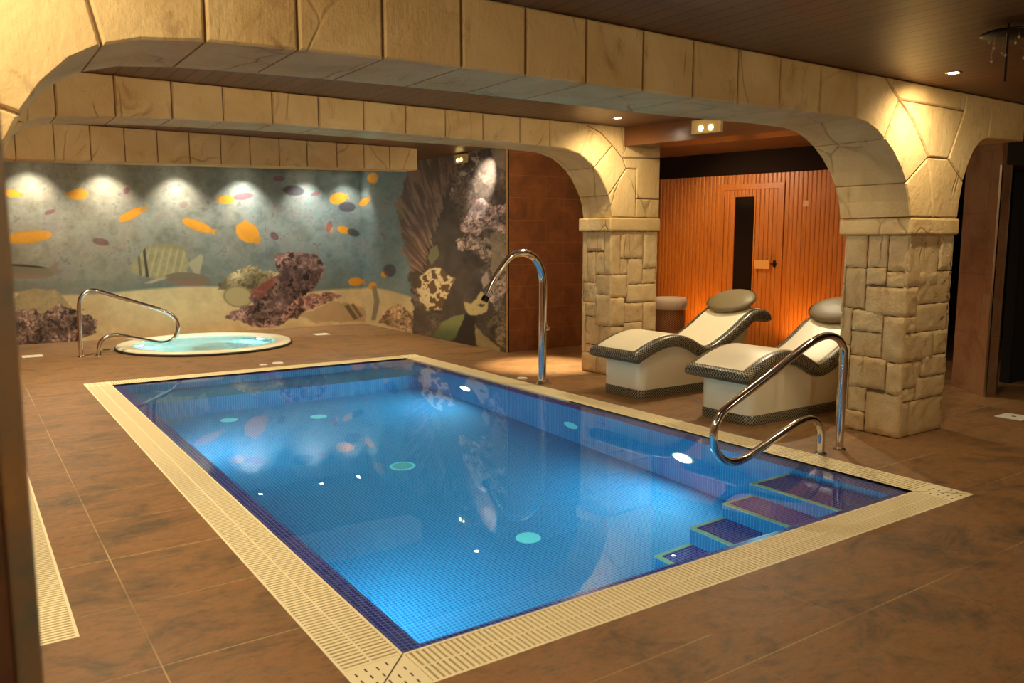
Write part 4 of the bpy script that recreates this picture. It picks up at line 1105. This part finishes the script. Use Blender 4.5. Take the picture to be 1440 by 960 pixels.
# ------------------------------------------------------------------ pendant at the upper right
cx_, cz_ = on_y(1418, 48, 2.2)
ch = empty('chandelier', (cx_, 2.2, 2.68)); tag(ch, 'small dark ceiling chandelier with hanging glass drops in the upper right corner', 'chandelier')
DK_ = simple('black iron', srgb(24, 16, 12), 0.4, 0.6); GL_ = simple('faceted glass drop', (0.7, 0.6, 0.45, 1), 0.1, 0.6)
m = MB(); m.tube([(0, 0, 0), (0, 0, -0.30)], 0.006, 8); m.build('rod', DK_, ch)
dz = cz_-2.68
m = MB(); m.lathe([(0.0005, dz+0.012), (0.12, dz+0.010), (0.135, dz), (0.12, dz-0.008), (0.0005, dz-0.010)], n=40); m.build('plate', DK_, ch, True)
rr = random.Random(4)
for i in range(9):
    a = i*2*PI/9; m = MB(); x, y = 0.085*math.cos(a), 0.085*math.sin(a); z0 = dz-0.02-0.045*(i % 3)
    m.tube([(x, y, dz), (x, y, z0)], 0.0012, 5); m.lathe([(0.0005, 0.009), (0.008, 0.0), (0.0005, -0.014)], (x, y, z0-0.01), 6); m.build('glass_drop', GL_, ch)

# ------------------------------------------------------------------ ceiling lamps
GC = 'round ceiling downlights'
downlight((5.75, 3.04, ZF), (6.05, 3.40, 1.3), P_FRONT*0.42, 155, 1.0, WARM, 'lit downlight in the near ceiling before the big stone pillar', GC)
downlight((5.70, 6.42, ZB), (6.1, 6.80, 1.0), P_FRONT*0.5, 155, 1.0, WARM, 'lit downlight beside the slim pillar at the end of the timber beam', GC)
downlight((6.15, 7.72, ZB), (5.92, 7.95, 0), P_FRONT*9, 36, 0.9, WARM, 'downlight over the floor between slim pillar and brown tiled wall', GC)
downlight((-0.1, 2.75, ZF), (0.3, 3.4, 1.8), P_FRONT*0.4, 150, 0.5, WARM, 'downlight in the near ceiling by the left end of the nearest arch', GC)
downlight((7.3, 5.9, ZB), (6.6, 5.2, 0), P_FRONT*1.1, 110, 0.7, WARM, 'downlight over the loungers', GC)
downlight((7.9, 7.6, ZB), (9.2, 7.4, 1.0), P_FRONT*0.6, 130, 0.7, WARM, 'downlight over the wicker basket', GC)
for x, y, lab in ((0.5, 5.4, 'added fill downlight over the left pool side between the arches'), (0.5, 8.8, 'added fill downlight over the left pool side beyond the second arch'),
        (4.6, 11.0, 'added fill downlight over the floor right of the hot tub'), (0.9, 11.2, 'added fill downlight over the floor left of the hot tub')):
    downlight((x, y, ZB), (x, y, 0), P_FRONT*(2.0 if y > 6 else 1.5), 130, 0.9, WARM, lab, GC)  # unseen downlights added to lift the left and far floor
def globe(loc, P, label):  # invented lamps, added out of sight to brighten the arch faces and room
    root = empty('fill_globe', loc); tag(root, label, 'ceiling lamp', 'added fill globes under the ceiling')
    rad = 0.06; zc = ZF if loc[1] < 3.5 else ZB
    m = MB(); m.lathe([(0.0005 if abs(a) == 90 else rad*math.cos(R(a)), rad*math.sin(R(a))) for a in range(-90, 91, 15)], n=24)
    m.build('glass_globe', emissive('fill globe glow', WARM+(1,), P/(4*PI*PI*rad*rad)), root, True)
    m = MB(); m.lathe([(0.0005, zc-loc[2]), (0.05, zc-loc[2]), (0.05, zc-loc[2]-0.02), (0.012, zc-loc[2]-0.022), (0.012, rad*0.9)], n=20); m.build('holder', CHROME, root, True)
for x, y, z, P, lab in ((0.2, -1.6, 2.5, 0.8, 'added fill globe behind the camera on the left'), (3.2, -1.8, 2.5, 1.0, 'added fill globe behind the camera in the middle'), (6.8, -0.8, 2.5, 0.7, 'added fill globe behind the camera on the right'),
        (0.9, 4.4, 2.65, 0.42, 'added fill globe behind the left part of the nearest arch'), (3.1, 4.4, 2.65, 0.42, 'added fill globe behind the middle of the nearest arch'), (5.2, 4.5, 2.65, 0.35, 'added fill globe behind the right part of the nearest arch'),
        (0.6, 7.65, 2.68, 0.45, 'added fill globe behind the left part of the second arch'), (5.75, 7.60, 2.68, 0.4, 'added fill globe behind the right part of the second arch')):
    globe((x, y, z), P_FILL*P, lab)
for x, y, k, lab in ((0.5, 2.2, 0.45, 'added fill downlight over the near left floor'), (3.4, 1.2, 0.1, 'added fill downlight over the near floor in front of the pool')):
    downlight((x, y, ZF), (x, y, 0), P_FRONT*k, 140, 0.9, WARM, lab, GC)  # general fill for the near floor, added out of view
for x, k in ((0.97, 1), (1.95, 1.1), (3.0, 1), (4.04, 1.35), (5.14, 0.9), (5.85, 0.6)):
    downlight((x, 13.54, ZB), (x, 13.88, 1.0), P_MURAL*k, 92, 1.0, COOL, 'downlight washing the back picture wall %.1f m from its right corner' % (6.15-x), 'wall wash lamps over the fish picture')
downlight((5.75, 9.30, ZB), (6.15, 9.62, 2.40), P_MURAL*2.2, 50, 0.9, COOL, 'downlight washing the reef picture beside the brown tiled wall', GC)
# low warm lamps on the floor at the foot of the sauna wall
for s_, lab in ((0.9, 'low floor lamp behind the farther lounger at the foot of the sauna wall'), (2.4, 'low floor lamp behind the nearer lounger at the foot of the sauna wall')):
    x, y, z = sP(s_, 0.42)
    r = empty('floor_lamp', (x, y, 0)); tag(r, lab, 'floor lamp', 'lamps at the foot of the sauna wall')
    m = MB(); m.lathe([(0.045, 0), (0.045, 0.05), (0.035, 0.055), (0.035, 0.045), (0.0005, 0.045)], n=20); m.build('housing', CHROME, r, True)
    m = MB(); m.lathe([(0.0005, 0.05), (0.034, 0.05)], n=20); m.build('lens', GLOWY, r)
    p = sP(s_, 0.0, 1.0)
    spot_child(r, (0, 0, 0.07), p, 24, 150, 1.0, (1.0, 0.55, 0.16), 0.05)
